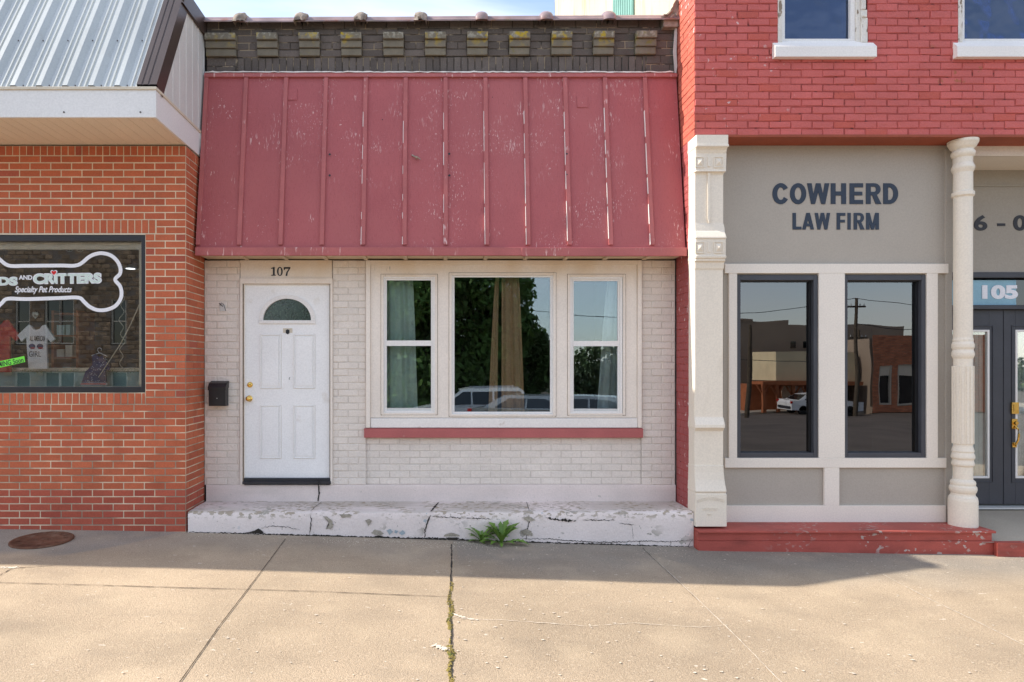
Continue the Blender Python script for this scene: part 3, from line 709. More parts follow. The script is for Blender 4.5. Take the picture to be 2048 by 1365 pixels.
gm = mat('fanlight_lace_glass', (.018, .032, .026), .12, .5, 20, .2, 60, spec=.8, wears=[dict(col=(.06, .09, .07), s=45, a=.52, b=.62, k=.8)])
mk('fanlight_pane', m2, gm, dobj)
m2 = MB(); c = (X(499, dr), dr, Z(797.5, dr))
m2.lathe([(.001, -.062), (.018, -.060), (.027, -.050), (.028, -.042), (.022, -.034), (.012, -.028), (.012, -.012), (.030, -.010), (.033, -.003), (.033, 0)], c, 'y', 28)
mk('door_knob', m2, 'brass', dobj)
m2 = MB(); c = (X(500, dr), dr, Z(770, dr)); m2.lathe([(.001, -.020), (.020, -.020), (.026, -.014), (.030, -.003), (.030, 0)], c, 'y', 28); m2.box(c[0]-.002, c[0]+.002, dr-.022, dr-.02, c[2]-.008, c[2]+.008)
mk('deadbolt', m2, 'brass', dobj)
m2 = MB(); m2.prism([(X(x_, dr), Z(y_, dr)) for x_, y_ in ((572, 667), (572, 661), (575.5, 659), (579, 661), (579, 667), (575.5, 669))], dr-.008, dr)
mk('knocker_stub', m2, 'black', dobj)
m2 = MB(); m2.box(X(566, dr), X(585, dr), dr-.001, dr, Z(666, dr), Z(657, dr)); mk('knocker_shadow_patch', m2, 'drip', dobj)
m2 = MB(); m2.lathe([(.004, -.002), (.004, 0)], (X(579.5, dr), dr, Z(756, dr)), 'y', 10); m2.box(X(578, dr), X(579, dr), dr-.001, dr, Z(760, dr), Z(756, dr)); mk('peephole', m2, 'black', dobj)
for py in (611, 769, 921):
    m2 = MB(); m2.box(X(659.5), X(662), -.006, dr+.02, Z(py+9), Z(py-9)); mk('hinge', m2, 'grime', dobj)
m2 = MB(); m2.box(X(487), X(662.5), -.045, .04, Z(969, -.04), Z(963.5, -.04)); m2.box(X(488), X(661.5), -.02, .04, Z(963.5, -.04), Z(957, -.02))
mk('threshold', m2, 'dark', shop, .002)
m2 = MB(); m2.box(X(486.5), X(488.5), -.022, -.012, zp+.02, Z(569)); m2.box(X(659), X(660.5), .002, dr+.01, zp, Z(569)); mk('weather_gap', m2, 'grime', shop)

# ---- tripartite window
wy = -.008
wx = MB(); yw = lambda p: Z(p, wy); xw = lambda p: X(p, wy)
holes = [(xw(763), xw(874), yw(829), yw(550)), (xw(899), xw(1111), yw(832), yw(547)), (xw(1136), xw(1250), yw(830), yw(550))]
wx.wall(xw(741), xw(1274), yw(836), yw(529), wy, .03, holes)
window = mk('shop_window', wx, 'cream', shop, .002, label='three-part window with a large fixed pane between two sash windows')
m2 = MB(); m2.box(X(732.5), X(741), -.035, .04, Z(856, -.03), Zs-.004); m2.box(X(1274), X(1283.5, -.03), -.035, .04, Z(856, -.03), Zs-.004)
m2.box(X(741), X(1274), -.030, .03, Z(529.5, -.03), Z(521, -.03)); mk('outer_casing', m2, 'cream', window, .003)
m2 = MB(); m2.box(X(741.5), X(1273.5), -.022, .04, Z(856, -.02), Z(837, -.02)); mk('bottom_board', m2, 'board', window, .004)
m2 = MB()
for h in holes:  # aged outer moulding, mitred look
    m2.frame(h[0]-.004, h[1]+.004, h[2]-.004, h[3]+.004, .026, .026, .022, .026, -.020, .0)
mk('window_moulding', m2, 'cream', window, .005)
m2 = MB()
for h in holes: m2.frame(h[0]-.008, h[1]+.008, h[2]-.008, h[3]+.008, .004, .004, .004, .004, wy-.0015, wy)
mk('moulding_gap', m2, 'grime', window)
def sash(x0, x1, zb, zt, mid0=None, mid1=None, lower_rail=True):
    s_ = MB(); s_.frame(x0-.048, x1+.048, zb-.05, zt+.045, .026, .026, .03, .026, -.012, .04)
    o = mk('sash_frame', s_, 'vinyl', window, .004)
    s_ = MB(); s_.frame(x0-.022, x1+.022, zb-.020, zt+.019, .022, .022, .020, .019, .002, .03)
    if mid0: s_.box(x0, x1, -.002, .03, mid1, mid0)
    if mid0: s_.frame(x0-.021, x1+.021, zb-.019, mid1, .014, .014, .019, .002, -.004, .002)
    mk('sash_stile', s_, 'vinyl', o, .003)
    return o
def pane(x0, x1, z0, z1, y, m, parent, name='window_pane'):
    m2 = MB(); m2.box(x0-.004, x1+.004, y, y+.004, z0-.004, z1+.004); return mk(name, m2, m, parent)
yl = .0
o = sash(X(773.5), X(862), Z(822), Z(561), Z(681.5), Z(692)); pane(X(773.5), X(862), Z(681.5), Z(561), .012, 'gctr', o); pane(X(773.5), X(862), Z(822), Z(692), .016, 'gctr', o)
m2 = MB(); m2.box(X(773.5), X(862), .008, .014, Z(822), Z(816.5)); mk('screen_rail', m2, 'side', o)
o = sash(X(909), X(1100.5), Z(824), Z(555)); pane(X(909), X(1100.5), Z(824), Z(555), .012, 'gctr', o)
o = sash(X(1147.5), X(1235.5), Z(823), Z(562.5), Z(682.5), Z(692.5)); pane(X(1147.5), X(1235.5), Z(682.5), Z(562.5), .012, 'gctr', o); pane(X(1147.5), X(1235.5), Z(823), Z(692.5), .016, 'gctr', o)
m2 = MB(); m2.box(X(1147.5), X(1235.5), .008, .014, Z(823), Z(818)); mk('screen_rail', m2, 'side', o)
m2 = MB(); m2.box(X(728, -.045), X(1286.5, -.045), -.045, .03, Z(876, -.045), Z(857.5, -.045)); mk('window_sill', m2, 'sill', shop, .004, label='dull red painted window sill')

# ---- awning
Ay0, Az0, Ay1, Az1 = -.047, 4.705, -.302, 2.852
An = Vector((0, -(Az0-Az1), -(Ay1-Ay0))).normalized()       # outward
An = Vector((0, -(Az0-Az1), (Ay0-Ay1))).normalized()
def AP(x, t, d): return (x, Ay0+(Ay1-Ay0)*t+An.y*d, Az0+(Az1-Az0)*t+An.z*d)
def slab(mb, x0, x1, t0, t1, d0, d1, nt=1):
    for i in range(nt):
        a, b = t0+(t1-t0)*i/nt, t0+(t1-t0)*(i+1)/nt
        v = [AP(x0, a, d0), AP(x1, a, d0), AP(x1, b, d0), AP(x0, b, d0), AP(x0, a, d1), AP(x1, a, d1), AP(x1, b, d1), AP(x0, b, d1)]
        for q in ((4, 7, 6, 5), (0, 1, 2, 3), (0, 4, 5, 1), (2, 6, 7, 3), (1, 5, 6, 2), (0, 3, 7, 4)): mb.face([v[i] for i in q])
mb = MB(); slab(mb, XL+.002, 2.470, 0, 1, -.02, 0)
mb.prism([(Ay0, Az0), (Ay0+.047, Az0), (-.002, Az1-.06), (Ay1, Az1-.06)], XL+.003, XL+.02, 'x'); mb.prism([(Ay0, Az0), (-.002, Az0), (-.002, Az1-.06), (Ay1, Az1-.06)], 2.45, 2.469, 'x')
aw = mk('awning', mb, 'awn', shop, label='steep faded red board and batten awning with scuffed paint')
bx = [X(493.5+79.5*i, -.05) for i in range(-1, 11)]
bx[0] = XL+.024
rnd = random.Random(11)
for i, x in enumerate(bx):
    mb = MB(); slab(mb, x-.021, x+.021, .02, .985, .001, .020); bt = mk('batten', mb, 'awntrim', aw, .003)
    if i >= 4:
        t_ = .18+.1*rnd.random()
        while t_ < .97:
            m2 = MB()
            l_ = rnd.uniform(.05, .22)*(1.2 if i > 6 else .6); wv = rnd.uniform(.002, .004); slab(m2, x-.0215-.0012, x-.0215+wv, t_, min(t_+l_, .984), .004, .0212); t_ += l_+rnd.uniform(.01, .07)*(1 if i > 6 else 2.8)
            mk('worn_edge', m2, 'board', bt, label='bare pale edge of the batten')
mb = MB(); slab(mb, XL+.001, 2.471, -.004, .018, -.005, .026); mb.box(XL+.002, 2.470, -.075, -.003, 4.708, 4.716); mk('top_trim', mb, 'awntrim', aw, .003)
mb = MB(); mb.box(XL+.002, X(1045, -.33), -.337, -.300, 2.770, 2.853); mk('bottom_trim', mb, 'awntrim', aw, .004)
mb = MB(); mb.box(X(1045, -.33)-.01, 2.471, -.342, -.301, 2.765, 2.848); mk('bottom_trim', mb, 'awntrim', aw, .004)
mb = MB(); mb.box(XL+.004, 2.468, -.298, .04, 2.790, 2.80); mk('soffit', mb, 'wood', aw)
for i, x in enumerate(bx[1:]+[bx[-1]+.41]):
    for xx in ((x,) if x < 2.4 else ()):
        mb = MB(); mb.box(xx-.02, xx+.02, -.297, -.035, 2.772, 2.789); mk('soffit_batten', mb, 'wood', aw, .002)
def t_of(py):  # slope parameter at a picture row
    lo, hi = 0., 1.
    for _ in range(40):
        m = (lo+hi)/2; p = AP(0, m, 0); r = CY-(p[2]-CZ)*F/(D+p[1])
        if r < py: lo = m
        else: hi = m
    return lo
for px, py, r in ((660, 311, .012), (660, 353, .012), (898.5, 310, .012), (898.5, 353, .012), (1133, 310, .010), (1133, 351, .008), (765, 240, .006), (985, 195, .005)):
    tt = t_of(py); y = AP(0, tt, 0)[1]; x = X(px, y); dd = .0215 if px in (660, 898.5, 1133) else .002
    mb = MB(); rr = [AP(x+r*math.cos(a), tt+r*math.sin(a)/1.87, dd) for a in [k*math.pi/5 for k in range(10)]]; mb.face(rr); mk('bolt_hole', mb, 'black', aw)
mb = MB()
tt = t_of(318); x = X(833, -.2)
mb.tube([AP(x-.045, tt-.02, .004), AP(x-.02, tt-.004, .035), AP(x+.01, tt, .038), AP(x+.04, tt+.012, .03)], .009, 8, .006); mb.tube([AP(x, tt, 0), AP(x, tt, .04)], .010, 8)
mk('cleat', mb, 'lump', aw, label='small pale metal cleat on the awning boards')
for px, py in ((1165, 205), (583, 190)):
    tt = t_of(py); mb = MB(); x = X(px, -.1); slab(mb, x-.055, x+.055, tt-.032, tt+.032, .0, .007); mk('patch_plate', mb, 'awn', aw, .003)
# white caulk along the top of the awning
mb = MB(); rnd = random.Random(3); pts = [(XL+.01+i*.04, 4.724+.006*rnd.random()+(.004 if rnd.random() < .15 else 0)) for i in range(123)]
mb.ribbon(pts, [.006+.008*rnd.random() for _ in pts], -.052, .02); mk('caulk_line', mb, 'board', aw)

# ---- parapet
dc = lambda *a: jit((.130, .107, .093), .20)
TL = lambda x, z: z+(x/2.47)*.012      # the parapet leans up to the right by a centimetre or so
pf = lambda u, v, d: (u, -d, TL(u, v))
zr = [Z(113.3), Z(98.6), Z(84.2), Z(69.8), Z(57.4), Z(45)]
mb, mo = MB(), MB()
bw = .221
bricks(mb, mo, XL, XR, zr[3]+.002, zr[4]+.0, pf, bw, .066, .010, colf=dc, rec=.006, dj=.003, edge_jit=.001)
bricks(mb, mo, XL, XR, zr[4], zr[5]+.02, pf, bw, .066, .010, colf=dc, rec=.006, dj=.003, off=.1)
blocks = [(XL, X(471, -.05))]+[(X(513+84.3*i, -.05), X(554.5+84.3*i, -.05)) for i in range(10)]
be = [b for b in blocks]+[(XR, XR)]
for (a, b), (c, d_) in zip(be, be[1:]):
    if c-b > .03: bricks(mb, mo, b, c, zr[0], zr[3], pf, .25, .0757, .010, colf=dc, rec=.006, dj=.003, edge_jit=.001, off=b)
sx0, sx1 = X(472), X(1292)
bricks(mb, mo, sx0, sx1, 4.735, zr[0]-.004, pf, .2, .0735, .010, colf=dc, rec=.008, dj=.004, soldier=True, edge_jit=.001)
bricks(mb, mo, XL, sx0, 4.735, zr[0], pf, .2, .0757, .010, colf=dc, rec=.006, dj=.003, off=.04)
bricks(mb, mo, sx1, XR, 4.735, zr[0], pf, .2, .0757, .010, colf=dc, rec=.006, dj=.003, off=.02)
par = mk('parapet', mb, 'dbrick', shop, label='dark weathered brick parapet with projecting block courses'); mk('mortar_joint', mo, 'dmortar', par)
for i, (a, b) in enumerate(blocks):
    mb = MB()
    for k in range(3):
        d = (.030, .048, .075)[k]; z0, z1 = zr[k]+.003, zr[k+1]-.003; z0, z1 = TL(a, z0), TL(a, z1)
        mb.box(a+random.uniform(0, .004), b-random.uniform(0, .004), -d, .01, z0, z1)
    mk('corbel_block', mb, 'lichen', par, .004)
mb = MB(); mb.box(XL, XR, .045, .35, 4.7, 5.25); mk('parapet_core', mb, 'roof', par)
# clay coping: one length of half-round tile between hubs
kx = [XL-.02]+[X(p, -.05) for p in (482, 603, 722, 841, 963, 1092, 1217)]+[XR+.02]
prof = [(-.094, 5.246), (-.098, 5.258), (-.092, 5.268)]+[(-.090+.32*.5*(1-math.cos(a)), 5.266+.082*math.sin(a)) for a in [math.pi*i/10 for i in range(0, 11)]]+[(.23, 5.246)]
for i, (a, b) in enumerate(zip(kx, kx[1:])):
    mb = MB(); dz = random.uniform(-.004, .004)
    mb.grid([[(x, y, TL(x, z)+dz) for y, z in prof] for x in (a, b)]); 
    mb.face([(a, y, TL(a, z)+dz) for y, z in prof]); mb.face([(b, y, TL(b, z)+dz) for y, z in reversed(prof)])
    tile = mk('coping_tile', mb, 'claytile', par)
    if i < 7:
        x = b; mb = MB(); lump = i < 4
        rows = []
        for u in [q/8 for q in range(9)]:
            xx = x-.062+.124*u; row = []
            for v in [q/14 for q in range(15)]:
                a_ = math.pi*1.15*v-.15; e = math.sin(math.pi*min(1, max(0, u*.94+.03)))**.35
                y = .068-(.168+.040*e)*math.cos(a_); z = 5.262+(.082+.045*e)*math.sin(a_)
                if lump:
                    nn = mnoise.noise(Vector((xx*30+i*7, y*22, z*30))); y += nn*.030; z += nn*.032; xx2 = xx+.02*mnoise.noise(Vector((y*30, z*30, i)))
                else: xx2 = xx
                row.append((xx2, y, TL(xx, z)))
            rows.append(row)
        mb.grid(rows); mb.face(rows[0]); mb.face(rows[-1]); mk('coping_hub', mb, 'lump' if lump else 'claytile', tile, label='lump of mortar over the tile joint' if lump else None)
# mortar lump where the coping meets the red wall
mb = MB(); rows = []
for i in range(12):
    row = []
    for j_ in range(12):
        u, v = i/11, j_/11; x = 2.30+.19*u; z = 5.27+.26*u*u*v+.03*v; y = -.09+.02*u
        nn = mnoise.noise(Vector((u*6, v*6, 2)))*.03; row.append((x+nn, y+nn, z+nn))
    rows.append(row)
mb.grid(rows); mb.box(2.33, 2.484, -.07, .2, 5.2, 5.33); mk('flashing_mortar', mb, 'lump', par)
mb = MB(); pts = [(2.462, 4.72), (2.468, 4.8), (2.458, 4.95), (2.466, 5.1), (2.472, 5.25)]
mb.ribbon(pts, [.015, .03, .035, .03, .02], -.03, .01); mk('torn_flashing', mb, 'side', par)

# ---- mailbox and bracket on the wall
mbx = root('mailbox', 'small black metal mailbox hung on the white brick beside the door', 'mailbox', (X(434), -.0, Z(813)))
mb = MB(); ym = -.10
x0, x1 = X(417.5, ym), X(451, ym)
mb.prism([(-.004, Z(812.5, ym)), (ym, Z(812.5, ym)), (ym-.006, Z(780, ym)), (ym+.0, Z(775, ym)), (-.004, Z(769, ym))], x0, x1, 'x'); mk('box_body', mb, 'black', mbx, .006)
mb = MB(); mb.prism([(-.002, Z(765, ym)+.012), (-.004, Z(776, ym)), (ym-.012, Z(781, ym)), (ym-.014, Z(775, ym)), (ym+.02, Z(767, ym)), (ym+.06, Z(764.5, ym))], x0-.006, x1+.006, 'x'); mk('box_lid', mb, 'black', mbx, .005)
mb = MB(); mb.lathe([(.004, -.004), (.004, 0)], ((x0+x1)/2, ym-.004, Z(797, ym)), 'y', 10); mk('lock', mb, 'side', mbx)
br = root('wall_bracket', 'broken metal bracket stub with frayed wire on the white brick above the mailbox', 'bracket', (X(446), 0, Z(615)))
mb = MB(); mb.box(X(440), X(451), -.012, -.001, Z(623), Z(611)); mk('mounting_plate', mb, 'side', br, .002)
mb = MB(); mb.tube([(X(442), -.01, Z(611)), (X(444), -.03, Z(607)), (X(449), -.03, Z(609)), (X(453), -.02, Z(623))], .003, 6); mb.tube([(X(441), -.012, Z(612)), (X(440), -.02, Z(607)), (X(447), -.025, Z(614))], .003, 6); mk('bent_wire', mb, 'dark', br)
# cable stub
mb = MB(); mb.tube([(X(641), -.05, Z(957)), (X(638.5), -.052, Z(966)), (X(638), -.03, Z(975)), (X(638.5), -.018, Z(990)), (X(637), -.018, Z(1002))], .004, 6); mk('loose_cable', mb, 'black', shop)

# ---- curtains
def curtain(name, label, m, xt0, xt1, xb0, xb1, z0, z1, y, folds, amp, group, seed=0):
    mb = MB(); rows = []; n = 60; rnd = random.Random(seed); ph = [rnd.uniform(0, 6) for _ in range(3)]
    for k in range(13):
        t = k/12; z = z1+(z0-z1)*t; a0, a1 = xt0+(xb0-xt0)*t**.8, xt1+(xb1-xt1)*t**.8
        rows.append([(a0+(a1-a0)*i/n, y+amp*(math.sin(folds*2*math.pi*i/n+ph[0])+.4*math.sin(folds*4.3*math.pi*i/n+ph[1]))+.01*math.sin(3*t+ph[2]), z) for i in range(n+1)])
    mb.grid(rows); o = mk(name, mb, m, loc=((xt0+xt1)/2, y, z1)); s_ = o.modifiers.new('cloth', 'SOLIDIFY'); s_.thickness = .003
    return tag(o, label, 'curtain', group)
cy = .17
xc = lambda p: X(p, cy); zc = lambda p: Z(p, cy)
curtain('curtain', 'tan curtain gathered narrow behind the middle pane, its right half', 'tan', xc(1003), xc(1037), xc(1003), xc(1050), zc(840), zc(545), cy, 2.2, .012, 'curtains in the shop window', 1)
curtain('curtain', 'thin tan strip of curtain left of the wide tan one behind the middle pane', 'tan', xc(992), xc(999), xc(976), xc(995), zc(840), zc(545), cy+.03, 1.2, .008, 'curtains in the shop window', 2)
curtain('curtain', 'pale sage green curtain filling the left sash', 'sage', xc(766), xc(825), xc(766), xc(836), zc(840), zc(545), cy, 2.2, .018, 'curtains in the shop window', 3)
curtain('curtain', 'pale grey-green curtain at the right edge of the right sash', 'pale', xc(1218), xc(1262), xc(1193), xc(1262), zc(840), zc(545), cy, 2.5, .014, 'curtains in the shop window', 4)

# ================================================================== LEFT BUILDING
lb = root('pet_shop', 'orange brick pet shop with a metal mansard canopy and black framed display window', 'shop building', (-4.7, -.5, 0))
LX = -2.482; LW = -12.0
lwx, lz0, lz1 = X(290.5, -.5), Z(785.5, -.5), Z(470, -.5)
hole = [(-6.4, lwx, lz0, lz1)]
zt = 3.815; base = zt-.098; _h = (base+.1)/round((base+.1)/.0696)
up_ = -.1+math.ceil((lz1+.105+.1)/_h)*_h; dn_ = -.1+math.floor((lz0-.085+.1)/_h)*_h
def oc(u, v, k, r):
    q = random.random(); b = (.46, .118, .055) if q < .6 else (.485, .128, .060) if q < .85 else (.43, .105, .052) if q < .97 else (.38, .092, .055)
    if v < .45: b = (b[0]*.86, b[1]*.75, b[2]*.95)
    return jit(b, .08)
mb, mo = MB(), MB()
course = .0696
# solid field with the window and its soldier courses left out
z_gr = -.1
zt = 3.815
sd0 = (-6.55, X(312, -.5), lz1, up_); sd1 = (-6.55, lwx, dn_, lz0)
n_up = 19
base = zt-.098
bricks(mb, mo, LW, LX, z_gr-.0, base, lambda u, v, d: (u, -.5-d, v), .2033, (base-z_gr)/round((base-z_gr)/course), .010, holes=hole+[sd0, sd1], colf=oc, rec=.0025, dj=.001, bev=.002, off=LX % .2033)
bricks(mb, mo, LW, LX, base, zt, front(-.5), .2, .0678, .010, colf=oc, rec=.004, dj=.001, bev=.002, soldier=True, off=LX % .0678)
bricks(mb, mo, sd0[0], sd0[1], sd0[2]+.012, sd0[3], front(-.5), .2, .0678, .010, colf=oc, rec=.004, dj=.001, bev=.002, soldier=True)
bricks(mb, mo, sd1[0], sd1[1], sd1[2], sd1[3]-.003, front(-.5), .2, .0678, .010, colf=oc, rec=.004, dj=.001, bev=.002, soldier=True)
bricks(mb, mo, -.5, 0.02, z_gr, base, sideR(LX), .2033, (base-z_gr)/round((base-z_gr)/course), .010, colf=oc, rec=.004, dj=.001, bev=.002, off=-.5+.1)
bricks(mb, mo, -.5, 0.02, base, zt, sideR(LX), .2, .0678, .010, colf=oc, rec=.004, dj=.001, bev=.002, soldier=True, off=.03)
mo.face([(sd0[0], -.4965, lz1-.08), (sd0[0], -.4965, up_), (sd0[1], -.4965, up_), (sd0[1], -.4965, lz1-.08)]) if False else None
mo.face([(lwx+.001, -.4962, lz1-.08), (sd0[1]+.01, -.4962, lz1-.08), (sd0[1]+.01, -.4962, up_+.01), (lwx+.001, -.4962, up_+.01)])
mo.face([(sd0[0], -.4962, lz1+.001), (lwx, -.4962, lz1+.001), (lwx, -.4962, up_+.01), (sd0[0], -.4962, up_+.01)])
mo.face([(sd0[0], -.4962, dn_-.01), (lwx+.02, -.4962, dn_-.01), (lwx+.02, -.4962, lz0-.001), (sd0[0], -.4962, lz0-.001)])
w_ = mk('brick_wall', mb, 'obrick', lb); mk('mortar_joint', mo, 'omortar', w_)
mb = MB(); mb.wall(LW, LX-.03, -.3, 3.82, -.46, -.25, [(-6.42, lwx+.005, lz0-.01, lz1+.01)]); mb.box(LX-.1, LX-.02, -.25, 8, -.3, 3.9); mk('backing_wall', mb, 'room', lb)
mb = MB(); mb.box(sd0[0], lwx, -.503, -.47, lz1, lz1+.012); mk('steel_lintel', mb, 'drip', lb)
mb = MB(); mb.box(LW, LX-.1, 3.0, 3.1, -.3, 3.9); mb.box(LW, LX-.1, -.25, 3.0, .55, .6); mb.box(LW, LX-.1, -.25, 3, 3.2, 3.26); mb.box(LW-.1, LW, -.46, 3, -.3, 3.9); mk('room', mb, 'room', lb)
# display window
mb = MB(); mb.frame(-6.4, lwx, lz0, lz1, .05, .042, .055, .062, -.495, -.43); 
dw = mk('display_window', mb, 'black', lb, .004, label='black framed display window with a white bone graphic')
gx0, gx1, gz0_, gz1_ = -6.35, lwx-.042, lz0+.055, lz1-.062
gy = -.455
m2 = MB(); m2.box(gx0-.005, gx1+.005, gy, gy+.005, gz0_-.005, gz1_+.005); mk('window_pane', m2, 'gall', dw)
m2 = MB(); m2.frame(gx0-.02, gx1+.002, gz0_, gz1_, .02, .05, .004, .07, gy+.02, gy+.06); mk('inner_frame', m2, 'soffit', dw)
# bone outline
yb_ = gy-.002
def zp2(x_, y_): return (X(x_/3.593, gy), Z(440+y_/3.593, gy))
right = [(310, 330), (440, 329), (560, 326), (640, 268), (690, 246), (740, 241), (800, 258), (845, 300), (866, 350), (862, 390), (828, 430), (862, 475), (874, 520), (868, 565), (840, 610), (800, 636), (745, 650), (690, 646), (640, 622), (605, 590), (565, 560), (440, 562), (310, 567)]
left = [(620-x_, y_+(8 if y_ > 400 else 2)) for x_, y_ in reversed(right)]
loop = right+left[1:-1]+[right[0]]
def crom(p, n=5):
    o_ = []
    for i in range(len(p)-1):
        a, b, c, d_ = Vector(p[max(i-1, 0)]), Vector(p[i]), Vector(p[i+1]), Vector(p[min(i+2, len(p)-1)])
        for k in range(n):
            t = k/n; o_.append(.5*((2*b)+(c-a)*t+(2*a-5*b+4*c-d_)*t*t+(3*b-a-3*c+d_)*t**3))
    o_.append(Vector(p[-1])); return [tuple(q) for q in o_]
mb = MB(); mb.ribbon([zp2(*p) for p in crom(loop)], .036, yb_, .001); mk('bone_graphic', mb, 'white', dw, label='white bone outline on the glass')
def tpx(body, a, b, c, d_, m, name, y=gy-.003, bold=.03, **kw):
    mb = text_mb(body, X(a, gy), X(b, gy), Z(d_, gy), Z(c, gy), y, bold, .001, **kw); return mk(name, mb, m, dw)
tpx('KIDS', -33, 35, 555, 571, 'mint', 'lettering', y=gy-.0045, bold=.045); tpx('KIDS', -34, 36, 554, 572, 'white', 'lettering_outline', bold=.075)
tpx('AND', 38, 65, 551, 560, 'white', 'lettering', bold=.03)
tpx('CRITTERS', 68, 202, 548, 567, 'mint', 'lettering', y=gy-.0045, bold=.045, rot=.012); tpx('CRITTERS', 66, 204, 546.5, 568.5, 'white', 'lettering_outline', bold=.075, rot=.012)
tpx('Specialty Pet Products', 30, 144, 573, 589, 'white', 'lettering', bold=.02, shear=.35)
hp = []
for i in range(24):
    a = 2*math.pi*i/24; hp.append((16*math.sin(a)**3, 13*math.cos(a)-5*math.cos(2*a)-2*math.cos(3*a)-math.cos(4*a)))
for s_, m_, yy in ((.00215, 'white', gy-.0062), (.00155, 'redg', gy-.0075)):
    mb = MB(); mb.prism([(X(108.5, gy)+p[0]*s_, Z(546, gy)+p[1]*s_) for p in hp], yy, yy+.001); mk('heart_graphic', mb, m_, dw)

# canopy
cyf = -1.207
mb = MB(); mb.box(LW, -2.470, cyf, cyf+.02, 3.823, 4.062); mb.box(-2.490, -2.470, cyf+.0205, -.10, 3.823, 4.062)
can = mk('canopy_fascia', mb, 'fascia', lb, .003, label='deep white metal fascia of the canopy')
mb = MB(); mb.box(LW, -2.462, cyf-.012, cyf+.02, 4.062, 4.088); mb.box(-2.482, -2.460, cyf+.0205, -.10, 4.060, 4.086); mk('drip_edge', mb, 'drip', can, .003)
mb = MB(); x = LW
while x < -2.50: mb.box(x+.0015, min(x+.1015, -2.492), cyf+.021, -.47, 3.828, 3.838); x += .103
mk('soffit_panel', mb, 'soffit', can, .0015)
mb = MB(); mb.box(LW, -2.492, cyf+.022, -.4, 3.839, 3.85); mk('soffit_backing', mb, 'grime', can)
mb = MB()
for px in (128, 281): mb.lathe([(.008, -.004), (.008, 0)], (X(px, cyf), cyf, Z(225, cyf)), 'y', 10)
mk('screw', mb, 'brown', can)
# corrugated mansard: profile across x, swept up the slope
My0, Mz0, My1, Mz1 = cyf+.03, 4.088, -.505, 5.335
Mn = Vector((0, -(Mz1-Mz0), (My1-My0))).normalized(); Mn = Vector((0, -abs(Mn.y), abs(Mn.z)))
def MPt(x, t, d): return (x, My0+(My1-My0)*t+Mn.y*d, Mz0+(Mz1-Mz0)*t+Mn.z*d)
per = .2275; pr = [(0, 0), (.018, .032), (.060, .032), (.108, 0), (.138, 0), (.143, .009), (.153, .009), (.158, 0), (.185, 0), (.190, .009), (.200, .009), (.205, 0), (.2274, 0)]
mb = MB(); x = X(276, cyf)-.01; line = []
n_ = 0; x0 = -7.2
xr = X(276, cyf)
xs_ = []
k = 0
while True:
    b0 = xr-.225-per*k
    if b0 < LW: break
    for u, h in pr: xs_.append((b0+u, h))
    k += 1
xs_ = sorted(xs_)
mb.grid([[MPt(a, t, h) for a, h in xs_] for t in (0, .33, .66, 1)], smooth=False)
roofm = mk('mansard_panel', mb, 'steel', lb, label='pale ribbed steel mansard facing'); 
mb = MB(); rnd = random.Random(2)
for i in range(40):
    a = xr-.08-per*i
    for t in (.02, .45): mb.lathe([(.006, -.005), (.006, .0)], MPt(a-.03, t, .006), 'y', 8)
mk('roof_screw', mb, 'brown', roofm)
mb = MB(); 
cp = [(xr-.012, .0), (xr-.01, .042), (xr+.03, .042), (xr+.035, .036), (xr+.045, .036), (xr+.05, .042), (xr+.085, .042), (xr+.09, .036), (xr+.1, .036), (xr+.105, .042), (-2.462, .042)]
mb.grid([[MPt(a, t, h) for a, h in cp] for t in (0, 1)], smooth=False)
mb.face([MPt(-2.462, 0, .042), MPt(-2.462, 1, .042), MPt(-2.462, 1, -.10), MPt(-2.462, 0, -.10)])
mk('hip_trim', mb, 'brown', roofm)
# side cladding with ribs
mb = MB(); Y0, Y1 = My0+.02, .02
ypts = []
y = Y0
while y < Y1: ypts += [(y, 0), (y+.008, .004), (y+.022, .004), (y+.030, 0)]; y += .16
def ztop(y): return min(5.16, Mz0+(Mz1-Mz0)*max(0, (y-My0))/(My1-My0))
mb.grid([[(-2.476+h, yy, zf(yy)) for yy, h in ypts] for zf in ((lambda q: 4.06), (lambda q: max(4.061, ztop(q))))], smooth=False)
mk('side_cladding', mb, 'side', lb, label='light grey ribbed cladding on the canopy end')
mb = MB(); mb.box(-2.50, -2.452, -.62, .06, 5.125, 5.31); mb.box(LW, -2.50, -.53, -.45, 5.335, 5.38); mb.box(-2.458, -2.446, -.66, .06, 5.12, 5.14); mk('parapet_trim', mb, 'brown', lb, .004)
mb = MB(); mb.box(LW, -2.49, -.46, 8, 3.9, 5.2); mk('upper_block', mb, 'roof', lb)
mb = MB(); mb.tube([(LX+.012, -.14, 4.06), (LX+.012, -.14, 3.9)], .012, 8); mk('corner_closure', mb, 'side', lb)

